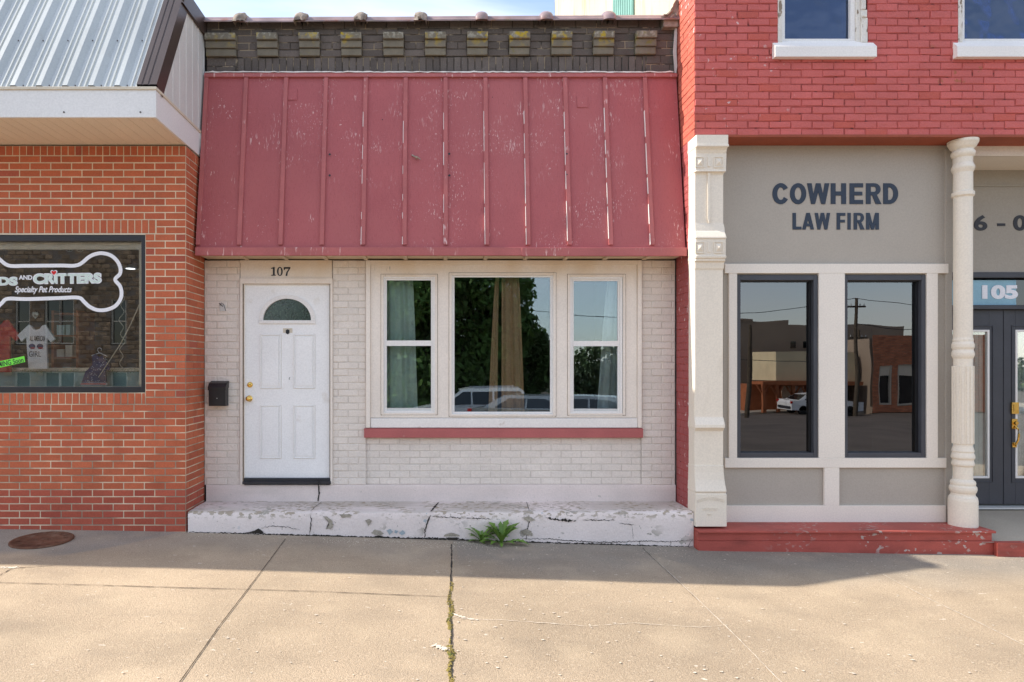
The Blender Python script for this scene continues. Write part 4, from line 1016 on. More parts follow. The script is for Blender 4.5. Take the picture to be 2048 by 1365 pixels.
# ---- things in the pet shop window
iy = -.25
ix = lambda p, y=iy: X(p, y); iz = lambda p, y=iy: Z(p, y)
def shirt(name, label, m, px0, px1, py0, py1, y, cat, group, fold=.0):
    # outline in unit square (u right, v down)
    P = [(.36, .02), (.30, .0), (.0, .24), (.10, .38), (.24, .28), (.26, .60), (.30, 1.0), (.80, 1.0), (.78, .6), (.78, .30), (.90, .40), (1.0, .32), (.74, .0), (.66, .02), (.60, .09), (.5, .12), (.42, .09)]
    mb = MB(); pts = [(ix(px0+(px1-px0)*u, y), iz(py0+(py1-py0)*v, y)) for u, v in P]
    # fan the outline into a gently curved cloth
    mb.prism(pts, y-.012, y+.012); o = mk(name, mb, m, loc=(ix((px0+px1)/2, y), y, iz(py0, y)), bevel=.01); return tag(o, label, cat, group)
tw = shirt('t_shirt', 'white t-shirt printed ALL AMERICAN GIRL hanging in the pet shop window', 'tee', 36, 111, 650, 738, -.30, 't-shirt', 'shirts in the pet shop window')
def on(o, mb, name, m): ob = mk(name, mb, m, o); return ob
ty = -.314
on(tw, text_mb('ALL AMERICAN', ix(59, ty), ix(90, ty), iz(683, ty), iz(672, ty), ty, .01, .001), 'printed_words', 'charcoal')
on(tw, text_mb('GIRL', ix(58, ty), ix(82, ty), iz(714, ty), iz(703, ty), ty, .0, .001), 'printed_words', 'charcoal')
for k in (0, 1):
    m2 = MB(); c0 = 64+k*16; m2.prism([(ix(c0+6.5*math.cos(a), ty), iz(693+5*math.sin(a), ty)) for a in [q*math.pi/8 for q in range(16)]], ty-.001, ty); on(tw, m2, 'printed_lens', 'navy')
    m2 = MB()
    for q in range(2): m2.box(ix(c0-3, ty), ix(c0+6, ty), ty-.002, ty-.001, iz(696+q*2.5, ty), iz(695+q*2.5, ty))
    on(tw, m2, 'printed_stripe', 'redg')
rt = shirt('t_shirt', 'red t-shirt hanging at the left edge behind the pet shop glass', 'redtee', -55, 42, 640, 745, -.22, 't-shirt', 'shirts in the pet shop window')
# hanger and dress
dress = root('dress', 'navy star print dress with red and white striped hem on a hanger', 'dress', (ix(200), iy, iz(705)))
mb = MB(); mb.prism([(ix(a), iz(b)) for a, b in ((185, 712), (192, 709), (199, 716), (205, 711), (222, 735), (216, 742), (211, 735), (213, 766), (164, 766), (172, 744), (186, 730))], iy-.012, iy+.012); mk('dress_body', mb, 'navy', dress, .008)
mb = MB(); mb.box(ix(163), ix(214), iy-.014, iy+.014, iz(771), iz(766)); mk('dress_hem', mb, 'tee', dress)
mb = MB(); mb.box(ix(163), ix(214), iy-.017, iy-.014, iz(769.5), iz(767)); mk('hem_stripe', mb, 'redg', dress)
mb = MB(); rnd = random.Random(8)
for _ in range(90):
    a, b = rnd.uniform(168, 214), rnd.uniform(716, 764)
    if a < 186-(b-730)*.5: continue
    x_, z_ = ix(a), iz(b); r = .0045; mb.prism([(x_+r*(1 if i % 2 else .45)*math.sin(i*math.pi/5), z_+r*(1 if i % 2 else .45)*math.cos(i*math.pi/5)) for i in range(10)], iy-.014, iy-.0125)
mk('star_print', mb, 'white', dress)
mb = MB(); mb.tube([(ix(199)+.02*math.cos(a), iy, iz(700)+.02*math.sin(a)) for a in [-.5+q*.4 for q in range(11)]]+[(ix(199), iy, iz(707))], .003, 6); mb.tube([(ix(183), iy, iz(712)), (ix(199), iy, iz(706)), (ix(214), iy, iz(713))], .004, 6); mk('hanger', mb, 'tee', dress)
# note
t = root('paper_note', 'neon green paper strip with the handwritten words Coming Soon', 'note', (X(22, gy), gy+.007, Z(728, gy)))
mb = MB(); q = [(-28, 729), (49, 712.5), (50.5, 724.5), (-27, 742)]; mb.prism([(X(a, gy), Z(b, gy)) for a, b in q], gy-.004, gy-.002); mk('paper', mb, 'note', t)
mk('handwriting', text_mb('COMING Soon', X(-20, gy), X(48, gy), Z(731.5, gy), Z(721.5, gy), gy-.0045, .01, .001, rot=.205), 'charcoal', t)
t = root('display_counter', 'pale teal display counter with a cream top behind the pet shop glass', 'counter', (-4.5, .1, .6))
mb = MB(); mb.box(-6.4, -2.95, -.12, .5, .6, Z(744, -.1)); mk('counter_body', mb, 'teal', t, .005)
mb = MB(); mb.box(-6.4, -2.95, -.14, .5, Z(744, -.1)+.002, Z(736, -.1)); mk('counter_top', mb, 'soffit', t, .004)
mb = MB(); rnd = random.Random(4)
for _ in range(500):
    x_ = rnd.uniform(-6.3, -3.0); z_ = Z(742, -.14)+rnd.gauss(0, .012); y_ = -.15+rnd.uniform(-.012, .005); r = .010
    a = rnd.uniform(0, 6); mb.face([(x_, y_, z_), (x_+r*math.cos(a), y_-.004, z_+r*math.sin(a)), (x_+r*math.cos(a+.8), y_, z_+r*math.sin(a+.8))])
mk('leaf_garland', mb, 'leaf', t)
mb = MB(); mb.tube([(X(283, -.3), -.3, Z(600, -.3)), (X(262, -.3), -.3, Z(648, -.3)), (X(240, -.3), -.3, Z(690, -.3)), (X(197, -.3), -.3, Z(755, -.3))], .007, 8, .004)
tag(mk('bare_stick', mb, 'soffit', loc=(X(240, -.3), -.3, Z(755, -.3))), 'long thin bare stick leaning diagonally behind the pet shop glass', 'stick')
mb = MB(); pts = [(244+4*math.sin(i*.9)+2*math.sin(i*.37), 590+i*4.2) for i in range(36)]
mb.tube([(X(a, -.2), -.2+.015*math.cos(i*.9), Z(b, -.2)) for i, (a, b) in enumerate(pts)], .005, 6); tag(mk('curly_ribbon', mb, 'drip', loc=(X(244, -.2), -.2, Z(590, -.2))), 'pale curly ribbon hanging near the right edge of the pet shop window', 'ribbon')
for i, px in enumerate((139, 160)):
    t = root('wheel_ornament', 'small pale wheel ornament hanging high in the pet shop window, %s one' % ('left' if i == 0 else 'right'), 'ornament', (X(px, -.2), -.2, Z(495, -.2)), 'wheel ornaments')
    mb = MB(); c = (X(px, -.2), -.2, Z(495, -.2)); mb.tube([(c[0]+.045*math.cos(a), -.2, c[2]+.045*math.sin(a)) for a in [q*math.pi/12 for q in range(25)]], .004, 6)
    for q in range(4): a = q*math.pi/4; mb.tube([(c[0]-.045*math.cos(a), -.2, c[2]-.045*math.sin(a)), (c[0]+.045*math.cos(a), -.2, c[2]+.045*math.sin(a))], .0025, 6)
    mk('spoked_ring', mb, 'pale', t); mb = MB(); mb.tube([(c[0], -.2, c[2]+.045), (c[0], -.2, lz1-.08)], .0015, 5); mk('cord', mb, 'pale', t)
# shelf unit deeper inside
t = root('shelf_unit', 'dark wooden shelf of small boxed goods inside the pet shop', 'shelf', (X(128, .6), .8, .6))
mb = MB(); x0, x1 = X(108, .6), X(152, .6)
for z_ in (1.25, 1.5, 1.75, 2.0, 2.25): mb.box(x0, x1, .6, .95, z_, z_+.02)
mb.box(x0-.03, x0, .6, .95, .6, 2.3); mb.box(x1, x1+.03, .6, .95, .6, 2.3); mk('shelf_frame', mb, 'timber', t)
rnd = random.Random(6); 
for z_ in (1.27, 1.52, 1.77, 2.02):
    mb = MB(); x_ = x0+.02
    while x_ < x1-.08: wdd = rnd.uniform(.04, .09); mb.box(x_, x_+wdd, .62, .75, z_, z_+rnd.uniform(.06, .16)); x_ += wdd+.02
    mk('boxed_goods', mb, rnd.choice(['teal', 'lawnote', 'pale', 'soffit']), t)
t = root('pendant_lamp', 'small blue-rimmed pendant lamp glowing inside the pet shop', 'lamp', (X(261, .9), .9, Z(537, .9)))
mb = MB(); c = (X(261, .9), .9, Z(536, .9)); mb.lathe([(.10, -.01), (.09, .012), (.03, .03), (.01, .04)], c, 'z', 24); mk('lamp_shade', mb, 'lawnote', t)
em = bpy.data.materials.new('lamp_glow'); em.use_nodes = True; e = em.node_tree.nodes['Principled BSDF']; e.inputs['Emission Color'].default_value = (.9, .95, 1, 1); e.inputs['Emission Strength'].default_value = 1.2
mb = MB(); mb.lathe([(.001, -.02), (.05, -.014), (.06, -.004)], c, 'z', 20); mk('lamp_bulb', mb, em, t)
mb = MB(); mb.tube([(c[0], .9, c[2]+.04), (c[0], .9, 3.2)], .003, 5); mk('lamp_cord', mb, 'black', t)
t = root('road_sign_plaque', 'small pale shield-shaped plaque hanging above the white t-shirt', 'plaque', (X(70, -.2), -.2, Z(630, -.2)))
mb = MB(); P = [(66, 624), (69, 625.5), (71, 624), (73, 625.5), (76, 624), (77, 629), (75, 634), (71, 638), (67, 634), (65, 629)]; mb.prism([(X(a, -.2), Z(b, -.2)) for a, b in P], -.205, -.2); mk('plaque_board', mb, 'pale', t)
mk('plaque_number', text_mb('66', X(68, -.2), X(74, -.2), Z(634, -.2), Z(629, -.2), -.2055, .01, .001), 'black', t)

# ================================================================== LAW BUILDING
law = root('law_office', 'two-storey red painted brick law office with cream iron pilaster and column', 'office building', (5.0, -.2, 0))
RX = 2.487
zb_ = 3.912
rc = lambda u, v, k, r: jit((.54, .122, .108), .035) if random.random() < .93 else jit((.50, .10, .075), .05)
fy = -.5
wins = [(X(1556, fy), X(1735, fy), Z(96, fy), 7.0), (X(1917, fy), X(2100, fy), Z(96, fy), 7.0), (6.95, 7.85, Z(96, fy), 7.0)]
mb, mo = MB(), MB()
bricks(mb, mo, RX, 9.2, zb_, 7.35, front(fy), .209, .0717, .006, holes=wins, colf=rc, rec=.005, dj=.004, bev=.006, wob=.0042, edge_jit=.0034, off=RX % .209)
fw = mk('brick_wall', mb, 'rbrick', law); mk('mortar_joint', mo, 'rmortar', fw)
mb, mo = MB(), MB()
bricks(mb, mo, fy, -.02, zb_, 7.35, sideL(RX), .209, .0717, .006, colf=lambda *a: jit((.48, .125, .085), .05), rec=.004, dj=.0025, bev=.0035, wob=.0025, edge_jit=.0022, off=-.1)
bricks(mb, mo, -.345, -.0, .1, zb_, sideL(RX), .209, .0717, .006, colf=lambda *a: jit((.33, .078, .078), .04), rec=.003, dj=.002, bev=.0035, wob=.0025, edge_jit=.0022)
rw = mk('return_wall', mb, 'rbrick', law, label='narrow red brick return catching the sun'); mk('mortar_joint', mo, 'rmortar', rw)
mb = MB(); mb.wall(RX+.03, 9.2, zb_+.0, 7.6, fy+.04, fy+.2, [(a-.005, b+.005, c-.02, d_+.01) for a, b, c, d_ in wins]); mk('backing_wall', mb, 'room', law)
mb = MB(); mb.box(2.50, 9.2, -.3, 7.3, 7.36, 7.6); mb.box(2.51, 2.7, 1.0, 7.3, 7.6, 10.2); mk('roof', mb, 'roof', law)
# stuccoed flank (faces left), with a green shutter
mb = MB(); rows = []
for i in range(80):
    y = -.02+7.35*i/79; rows.append([(2.484+.012*mnoise.noise(Vector((y*2, z*2, 0))), y, z) for z in lin(4.6, 10.2, .14)])
mb.grid(rows); mb.face([(2.484, 7.33, 4.6), (9.2, 7.33, 4.6), (9.2, 7.33, 10.2), (2.484, 7.33, 10.2)])
fl = mk('stucco_flank', mb, 'stucco', law, label='cream stuccoed side wall above the low shop roof')
mb = MB(); mb.box(2.455, 2.475, 1.45, 2.45, 5.0, 9.4)
for k in range(9): mb.box(2.448, 2.456, 1.48+.108*k, 1.56+.108*k, 5.0, 9.38)
mk('green_shutter', mb, 'green', law, label='faded green boarded window in the stucco flank')
mb = MB(); mb.box(2.49, 2.6, .0, 7.3, -.2, 4.6); mb.box(2.6, 9.2, 3.0, 3.1, -.2, 7.3); mb.box(9.1, 9.2, -.3, 7.3, -.2, 7.3); mb.box(2.6, 9.1, -.29, 3.0, 4.0, 4.08); mk('party_wall', mb, 'room', law)
# lintel soffit
mb = MB(); mb.box(RX+.005, 9.2, fy+.002, -.20, zb_-.012, zb_-.001); mb.box(RX+.004, 9.2, fy-.003, fy+.03, zb_-.014, zb_+.012); mk('lintel', mb, 'lintel', law, .003)
# grey shopfront wall
gyp = -.24; gX = lambda p: X(p, gyp-.03); gZ = lambda p: Z(p, gyp-.03)
ledge = .0815
w1 = (gX(1476), gX(1637), gZ(916), gZ(549)); w2 = (gX(1690.5), gX(1853), gZ(916), gZ(549))
mb = MB(); mb.wall(2.6, gX(1906), ledge-.05, zb_-.012, gyp, gyp+.12, [w1, w2]); sf = mk('shopfront_panel', mb, 'grey', law)
mb = MB(); mb.box(2.75, gX(1906), gyp-.012, gyp, zb_-.05, zb_-.0125); mb.box(gX(1893), gX(1906), gyp-.02, gyp, ledge, zb_-.05); mk('panel_edging', mb, 'grey', sf, .002)
mb = MB(); e0 = gX(1450); ft, bk = gyp-.03, gyp
mb.box(e0, gX(1897), ft-.002, bk, gZ(547), gZ(528)); mb.box(e0, gX(1893), ft-.002, bk, gZ(936), gZ(916.5)); mb.box(e0, gX(1892), ft, bk, ledge, gZ(1012))
for a, b in ((1458, 1474.5), (1638, 1690), (1854, 1876)): mb.box(gX(a), gX(b), ft, bk, gZ(916.5), gZ(547))
mb.box(gX(1649), gX(1679), ft, bk, gZ(1012), gZ(936)); mk('cream_trim', mb, 'lawtrim', sf, .003)
mb = MB(); mb.box(e0, gX(1458), gyp-.004, gyp, gZ(916), gZ(547)); mk('narrow_strip', mb, 'grey', sf)
for i, h in enumerate((w1, w2)):
    mb = MB(); mb.frame(h[0]-.002, h[1]+.004, h[2], h[3]-.004, .036, .044, .048, .054, gyp-.015, gyp+.09)
    o = mk('tinted_window', mb, 'dframe', law, .004, label='tall tinted window, %s one of the two' % ('left' if i == 0 else 'right'))
    m2 = MB(); a, b, c, d_ = h[0]+.034, h[1]-.040, h[2]+.048, h[3]-.058; m2.frame(a, b, c, d_, .003, .018, .006, .012, gyp+.03, gyp+.09); mk('inner_bead', m2, 'black', o)
    m2 = MB(); m2.box(a, b, gyp+.055, gyp+.060, c, d_); mk('window_pane', m2, 'glaw', o)
mb = MB(); mb.box(2.65, gX(1900), .9, 1.0, .1, 3.9); mb.box(2.65, gX(1900), -.12, .9, .1, .15); mb.box(2.65, gX(1900), -.12, .9, 3.85, 3.9); mb.box(gX(1900)-.02, gX(1900), -.12, .95, .1, 3.9); mk('office_room', mb, 'blackroom', law)
# sign lettering
def glyph(ch, x0, x1, z0, z1, y, t):
    """heavy condensed capital built from strokes; strokes sit a hair apart in depth so faces never coincide"""
    mb = MB(); k = [0]; w_, h_ = x1-x0, z1-z0; tx = t; tz = t*.86
    def P(poly):
        d = k[0]*.0004; k[0] += 1; mb.prism(poly, y-.005-d, y)
    def rect(a, b, c, d): P([(a, c), (b, c), (b, d), (a, d)])
    def arc(cx_, cz_, rx, rz, ix_, iz_, a0, a1, n=26):
        O, I = [], []
        for q in range(n+1):
            a = a0+(a1-a0)*q/n; O.append((cx_+rx*math.cos(a), cz_+rz*math.sin(a))); I.append((cx_+ix_*math.cos(a), cz_+iz_*math.sin(a)))
        for q in range(n): mb.prism([O[q], O[q+1], I[q+1], I[q]], y-.005, y)
    cx_, cz_ = (x0+x1)/2, (z0+z1)/2
    if ch in 'OC':
        a0, a1 = (0, 2*math.pi) if ch == 'O' else (R(32), R(328)); arc(cx_, cz_, w_/2, h_/2+.002, w_/2-tx, h_/2-tz, a0, a1)
    if ch in 'HERDLFM': rect(x0, x0+tx, z0, z1)
    if ch in 'HM': rect(x1-tx, x1, z0, z1)
    if ch == 'I': rect(x0, x1, z0, z1)
    if ch == 'H': rect(x0+tx*.9, x1-tx*.9, cz_-tz/2+.002, cz_+tz/2+.002)
    if ch in 'ELF':
        if ch != 'F': rect(x0+tx*.9, x1, z0, z0+tz)
        if ch != 'L': rect(x0+tx*.9, x1, z1-tz, z1); rect(x0+tx*.9, x1-w_*.06, cz_-tz*.42, cz_+tz*.48)
    if ch == 'D':
        arc(x0+w_*.42, cz_, w_*.58, h_/2, w_*.58-tx, h_/2-tz, -math.pi/2, math.pi/2); rect(x0+tx*.9, x0+w_*.42, z0, z0+tz); rect(x0+tx*.9, x0+w_*.42, z1-tz, z1)
    if ch == 'R':
        zb = z0+h_*.42; c2 = (zb+z1)/2; rz_ = (z1-zb)/2; arc(x0+w_*.55, c2, w_*.40, rz_, w_*.40-tx*.95, rz_-tz*.85, -math.pi/2, math.pi/2)
        rect(x0+tx*.9, x0+w_*.55, z1-tz*.85, z1); rect(x0+tx*.9, x0+w_*.55, zb, zb+tz*.85); P([(x1-tx*1.18, z0), (x1, z0), (x0+w_*.66, zb+tz*.4), (x0+w_*.36, zb+tz*.4)])
    if ch == 'W':
        m = tx*.96; q = .27*w_
        P([(x0, z1), (x0+m, z1), (x0+q+m*.42, z0), (x0+q-m*.42, z0)]); P([(x1-m, z1), (x1, z1), (x1-q+m*.42, z0), (x1-q-m*.42, z0)])
        P([(x0+q-m*.42, z0), (x0+q+m*.42, z0), (cx_+m*.5, z1), (cx_-m*.5, z1)]); P([(x1-q-m*.42, z0), (x1-q+m*.42, z0), (cx_+m*.5, z1), (cx_-m*.5, z1)])
    if ch == 'A':
        P([(x0, z0), (x0+tx, z0), (cx_+tx*.5, z1), (cx_-tx*.5, z1)]); P([(x1-tx, z0), (x1, z0), (cx_+tx*.5, z1), (cx_-tx*.5, z1)]); rect(x0+w_*.25, x1-w_*.25, z0+h_*.19, z0+h_*.36)
    if ch == 'M':
        P([(x0+tx*.3, z1), (x0+tx*1.05, z1), (cx_+tx*.42, z0), (cx_-tx*.42, z0)]); P([(x1-tx*1.05, z1), (x1-tx*.3, z1), (cx_+tx*.42, z0), (cx_-tx*.42, z0)])
    return mb
sgx = lambda v: X(1530+v/7.062, gyp); sgz = lambda v: Z(350+v/7.062, gyp)
line1 = [('C', 103, 338), ('O', 350, 580), ('W', 592, 905), ('H', 927, 1142), ('E', 1192, 1382), ('R', 1423, 1640), ('D', 1667, 1877)]
line2 = [('L', 387, 512), ('A', 523, 690), ('W', 700, 917), ('F', 1010, 1132), ('I', 1163, 1208), ('R', 1250, 1402), ('M', 1425, 1605)]
for ln, c, d_, tt in ((line1, 415, 122, 67), (line2, 775, 540, 48)):
    for ch, a, b in ln: mk('sign_letter', glyph(ch, sgx(a), sgx(b), sgz(c), sgz(d_), gyp-.0005, tt/7.062*(D+gyp)/F), 'ink', sf)
# pilaster
rows = [(270, .0, 1457, -.556), (288.5, .0, 1457, -.556), (289, -.004, 1458.5, -.566), (293, -.004, 1458.5, -.566), (294, 0, 1456, -.556), (300, .004, 1454, -.535), (306, .006, 1453, -.525), (307, .006, 1453.5, -.522), (341, .006, 1452.5, -.522),
        (343, .004, 1453, -.526), (344, .008, 1449, -.505), (350, .010, 1447, -.492), (446, .010, 1447, -.492), (455, .006, 1449.5, -.500), (462, .006, 1450, -.505), (464, .004, 1450, -.512), (474, .0, 1453.5, -.538), (476.5, .0, 1453.5, -.540), (477, .004, 1452.5, -.530), (511, .004, 1452, -.530),
        (512, .0, 1453.5, -.542), (516, .0, 1453, -.540), (518, .004, 1451, -.528), (522, .002, 1451, -.528), (525, .006, 1449.5, -.508), (536, .008, 1448, -.502), (541, .010, 1446.5, -.492), (834, .010, 1446.5, -.492),
        (836, .008, 1447.5, -.495), (850, .002, 1450.5, -.530), (856, .002, 1450.5, -.532), (857, .006, 1449, -.52), (861, .010, 1447.5, -.500), (863, .010, 1447, -.492), (931, .010, 1447, -.492), (932, .006, 1447.5, -.503), (945, .006, 1448, -.507), (960, .004, 1449.5, -.517), (972, .001, 1451.5, -.532), (982, -.002, 1453.5, -.548),
        (984, -.002, 1453.5, -.549), (986, .002, 1452, -.535), (989, .002, 1453, -.540), (990, .0, 1454, -.543), (1053.5, .0, 1454, -.543)]
mb = MB(); sec = []
for py, dx, xr_, yf in rows:
    z = Z(py, yf); x0 = RX-.006+dx*.8; x1 = X(xr_, yf); c = .006
    sec.append([(x0, -.34, z), (x0, yf+c, z), (x0+c, yf, z), (x1-c, yf, z), (x1, yf+c, z), (x1, -.2, z)])
mb.grid(sec, smooth=False); mb.face(sec[0]); mb.face(list(reversed(sec[-1])))
pil = mk('iron_pilaster', mb, 'law', law, label='cream cast iron pilaster with diamond blocks')
def block_orn(py0, py1, yf, name='diamond_boss'):
    for a, b in ((1390, 1409), (1427.5, 1446.5)):
        mb = MB(); x0, x1, z0, z1 = X(a, yf), X(b, yf), Z(py1, yf), Z(py0, yf)
        mb.frame(x0, x1, z0, z1, .009, .009, .009, .009, yf-.008, yf+.002)
        cx_, cz_ = (x0+x1)/2, (z0+z1)/2; q = [(x0+.014, yf, z0+.014), (x1-.014, yf, z0+.014), (x1-.014, yf, z1-.014), (x0+.014, yf, z1-.014)]
        for i in range(4): mb.face([q[i], q[(i+1) % 4], (cx_, yf-.022, cz_)])
        mk(name, mb, 'law', pil, .0015)
    mb = MB(); mb.box(X(1415, yf), X(1421, yf), yf-.008, yf+.002, Z(py1-2, yf), Z(py0, yf)); mk('centre_boss', mb, 'law', pil, .003)
block_orn(314, 336, -.522); block_orn(484, 507, -.530)
mb = MB(); yf = -.492; x_ = X(1417, yf); mb.prism([(x_-.012, Z(344, yf)), (x_-.012, Z(438, yf)), (x_, Z(447, yf)), (x_+.012, Z(438, yf)), (x_+.012, Z(344, yf))], yf-.014, yf+.002); mk('shaft_rib', mb, 'law', pil, .004)
m2 = text_mb('MEDORO FOUNDRY', X(1393, -.545), X(1450, -.545), Z(1007, -.545), Z(1000, -.545), -.5425, .0, .004, arc=.028); mk('cast_lettering', m2, 'law', pil, label='raised foundry lettering cast in the base')
mk('cast_lettering', text_mb('MEDORO', X(1406, -.545), X(1436, -.545), Z(1022, -.545), Z(1016, -.545), -.5425, .0, .004), 'law', pil)
mk('cast_lettering', text_mb('MO', X(1415, -.545), X(1424, -.545), Z(1032, -.545), Z(1027, -.545), -.5425, .0, .004), 'law', pil)
# column
ccx, ccy = 5.195, -.39
kk = (D+ccy)/F/1.29
def cz(py): return Z(py, ccy)
prof = [(31.5, 1053), (31.5, 1000), (30, 994), (26, 990), (25.5, 986), (28, 983), (29.5, 978), (29, 973), (26, 970), (27, 966), (26, 962), (21, 958), (20.5, 933), (24, 930), (24.5, 927), (22.5, 921), (22.5, 919), (25.5, 915), (25, 911), (22.5, 905), (24, 902), (23, 899), (20.5, 892), (20.3, 888),
        (20.3, 730), (20.3, 718), (22.5, 715), (24, 711), (24, 706), (21.5, 700), (24, 695), (24, 689), (21.5, 684), (22, 680), (20.3, 676), (20.6, 397), (21, 396), (24.5, 393), (24.5, 386), (21, 384), (20.8, 347), (22, 345), (25, 339), (25, 336), (22, 330), (20.8, 328), (20.8, 317), (24, 314), (26, 310), (26, 306), (22.5, 302.5), (22.5, 301), (28, 296), (29.5, 293), (33, 288), (33.5, 283)]
mb = MB(); mb.lathe([(r*kk, cz(p)) for r, p in prof], (ccx, ccy, 0), 'z', 96, smooth=False)
col = mk('iron_column', mb, 'law', law, label='round cream cast iron column with a fluted band')
mb = MB(); z0, z1 = cz(887), cz(733)
def flute(r, h, a): return r*(1+.055*(1 if math.cos(a*14) > -.35 else -.6))
mb.lathe([(20.4*kk, z0-.004), (22.4*kk, z0), (22.4*kk, z0+.2), (22.4*kk, z1-.2), (22.4*kk, z1), (20.4*kk, z1+.003)], (ccx, ccy, 0), 'z', 168, smooth=False, flute=flute); mk('fluted_band', mb, 'law', col)
# red base and ledge
b0, b1 = 2.482, 5.33
mb = MB(); mb.box(b0, b1, -.625, -.1, .058, ledge); bs = mk('base_ledge', mb, 'redbase', law, .006, label='red painted ledge under the shopfront')
mb = MB(); mb.box(b0, b1-.02, -.598, -.1, -.02, .057); mb.box(b0, b1-.01, -.606, -.1, -.3, -.022); mk('base_course', mb, 'redbase', bs, .004)
mb = MB(); mb.prism([(b1, -.55), (b1, -.20), (b1+.12, -.30), (b1+.55, -.60), (b1+5, -.62), (b1+5, -.70), (b1-.02, -.66)], -.4, -.025, 'z'); mk('red_curb', mb, 'redbase', bs, .006)
# recessed entrance
ey = .25
eX = lambda p: X(p, ey); eZ = lambda p: Z(p, ey)
mb = MB(); mb.grid([[(5.20, -.62, -.030), (9.2, -.62, -.05)], [(5.20, ey+.1, .118), (9.2, ey+.1, .118)]], smooth=False); mk('entrance_floor', mb, 'conc', law)
mb = MB(); mb.wall(5.19, 9.2, .0, 3.9, ey, ey+.12, [(5.26, 7.12, .0, eZ(545))]); mb.box(5.17, 5.19, gyp+.1, ey+.12, 0, 3.9); mk('recess_wall', mb, 'recess', law)
mb = MB(); mb.box(5.19, 9.2, -.22, ey, 3.80, 3.83); mb.box(5.19, 9.2, -.235, -.215, 3.80, 3.90); mk('recess_ceiling', mb, 'lawtrim', law)
mb = MB(); mb.box(5.19, 9.2, ey-.012, ey, 3.62, 3.64); mk('ceiling_mould', mb, 'recess', law)
for ch, a, b, c, d_, nm in (('6', 1947.5, 1974, 462, 431, 'digit'), ('-', 1994, 2010, 452.5, 447.5, 'dash'), ('0', 2026, 2052, 462, 431, 'digit')):
    mk(nm, text_mb(ch, X(a, ey), X(b, ey), eZ(c), eZ(d_), ey-.001, .028, .005), 'charcoal', law)
mb = MB(); mb.frame(5.26, 7.12, .0, eZ(545), .05, .05, .0, .06, ey-.012, ey+.12); mb.box(5.31, 7.07, ey-.012, ey+.12, eZ(619), eZ(611)); df = mk('entrance_frame', mb, 'dframe', law, .004)
mb = MB(); mb.box(5.31, eX(2037), ey+.03, ey+.04, eZ(610), eZ(560)); mk('transom_film', mb, 'lawnote', df)
mb = MB(); mb.box(eX(2037), 7.07, ey+.03, ey+.04, eZ(610), eZ(560)); mk('transom_pane', mb, 'carglass', df)
mk('door_number', text_mb('105', eX(1968), eX(2040), eZ(598), eZ(570), ey+.028, .05, .004), 'white', df, label='white door number 105')
for i, (a, b) in enumerate(((5.31, eX(2013.3)), (eX(2014.6), 7.07))):
    z0, z1 = eZ(1010), eZ(619.5); yd = ey+.045
    ga, gb = (5.42, eX(1985)) if i == 0 else (eX(2038), 6.95); g0, g1 = eZ(958), eZ(660)
    mb = MB(); mb.wall(a, b, z0, z1, yd, yd+.04, [(ga, gb, g0, g1)]); mb.frame(ga-.045, gb+.045, g0-.05, g1+.05, .012, .012, .012, .012, yd-.008, yd)
    o = mk('entrance_door', mb, 'dframe', law, .003, label='charcoal glazed door leaf, %s' % ('left' if i == 0 else 'right with brass handle'))
    m2 = MB(); m2.frame(ga-.002, gb+.002, g0-.002, g1+.002, .022, .022, .022, .022, yd-.006, yd+.03); mk('glazing_bead', m2, 'vinyl', o, .003)
    m2 = MB(); m2.box(ga+.02, gb-.02, yd+.01, yd+.015, g0+.02, g1-.02); mk('door_pane', m2, 'gall', o)
    m2 = MB()
    for q in range(24): m2.box(ga+.02+q*(gb-ga-.04)/24, ga+.02+(q+.86)*(gb-ga-.04)/24, yd+.05+(q % 2)*.004, yd+.056+(q % 2)*.004, g0, g1)
    mk('door_blind', m2, 'pale', o)
    if i == 1:
        hy = yd-.002; m2 = MB(); hxp = lambda p: X(p, hy); hzp = lambda p: Z(p, hy)
        m2.box(hxp(2021), hxp(2035), hy-.02, hy, hzp(828), hzp(805)); m2.box(hxp(2024), hxp(2033), hy-.024, hy-.02, hzp(824), hzp(809)); mk('keypad_lock', m2, 'brass', o, .004)
        m2 = MB(); m2.box(hxp(2022), hxp(2033), hy-.014, hy, hzp(858), hzp(838)); m2.lathe([(.018, -.03), (.022, -.02), (.022, 0)], (hxp(2027.5), hy-.014, hzp(846)), 'y', 18)
        m2.tube([(hxp(2028), hy-.02, hzp(853)), (hxp(2029), hy-.045, hzp(858)), (hxp(2030), hy-.05, hzp(868)), (hxp(2029), hy-.045, hzp(880)), (hxp(2027), hy-.03, hzp(889)), (hxp(2028), hy-.015, hzp(891))], .010, 10); m2.box(hxp(2023), hxp(2032), hy-.012, hy, hzp(895), hzp(885)); mk('door_pull', m2, 'brass', o, .002)
mb = MB(); mb.box(5.3, 7.08, ey-.05, ey+.09, .112, .128); mk('entrance_threshold', mb, 'side', law)
mb = MB(); mb.box(5.2, 9.2, 1.2, 1.3, 0, 3.9); mk('lobby_wall', mb, 'room', law)
mb = MB(); mb.box(7.2, 9.2, gyp, gyp+.1, 0, 3.9); mk('far_shopfront_panel', mb, 'grey', law)
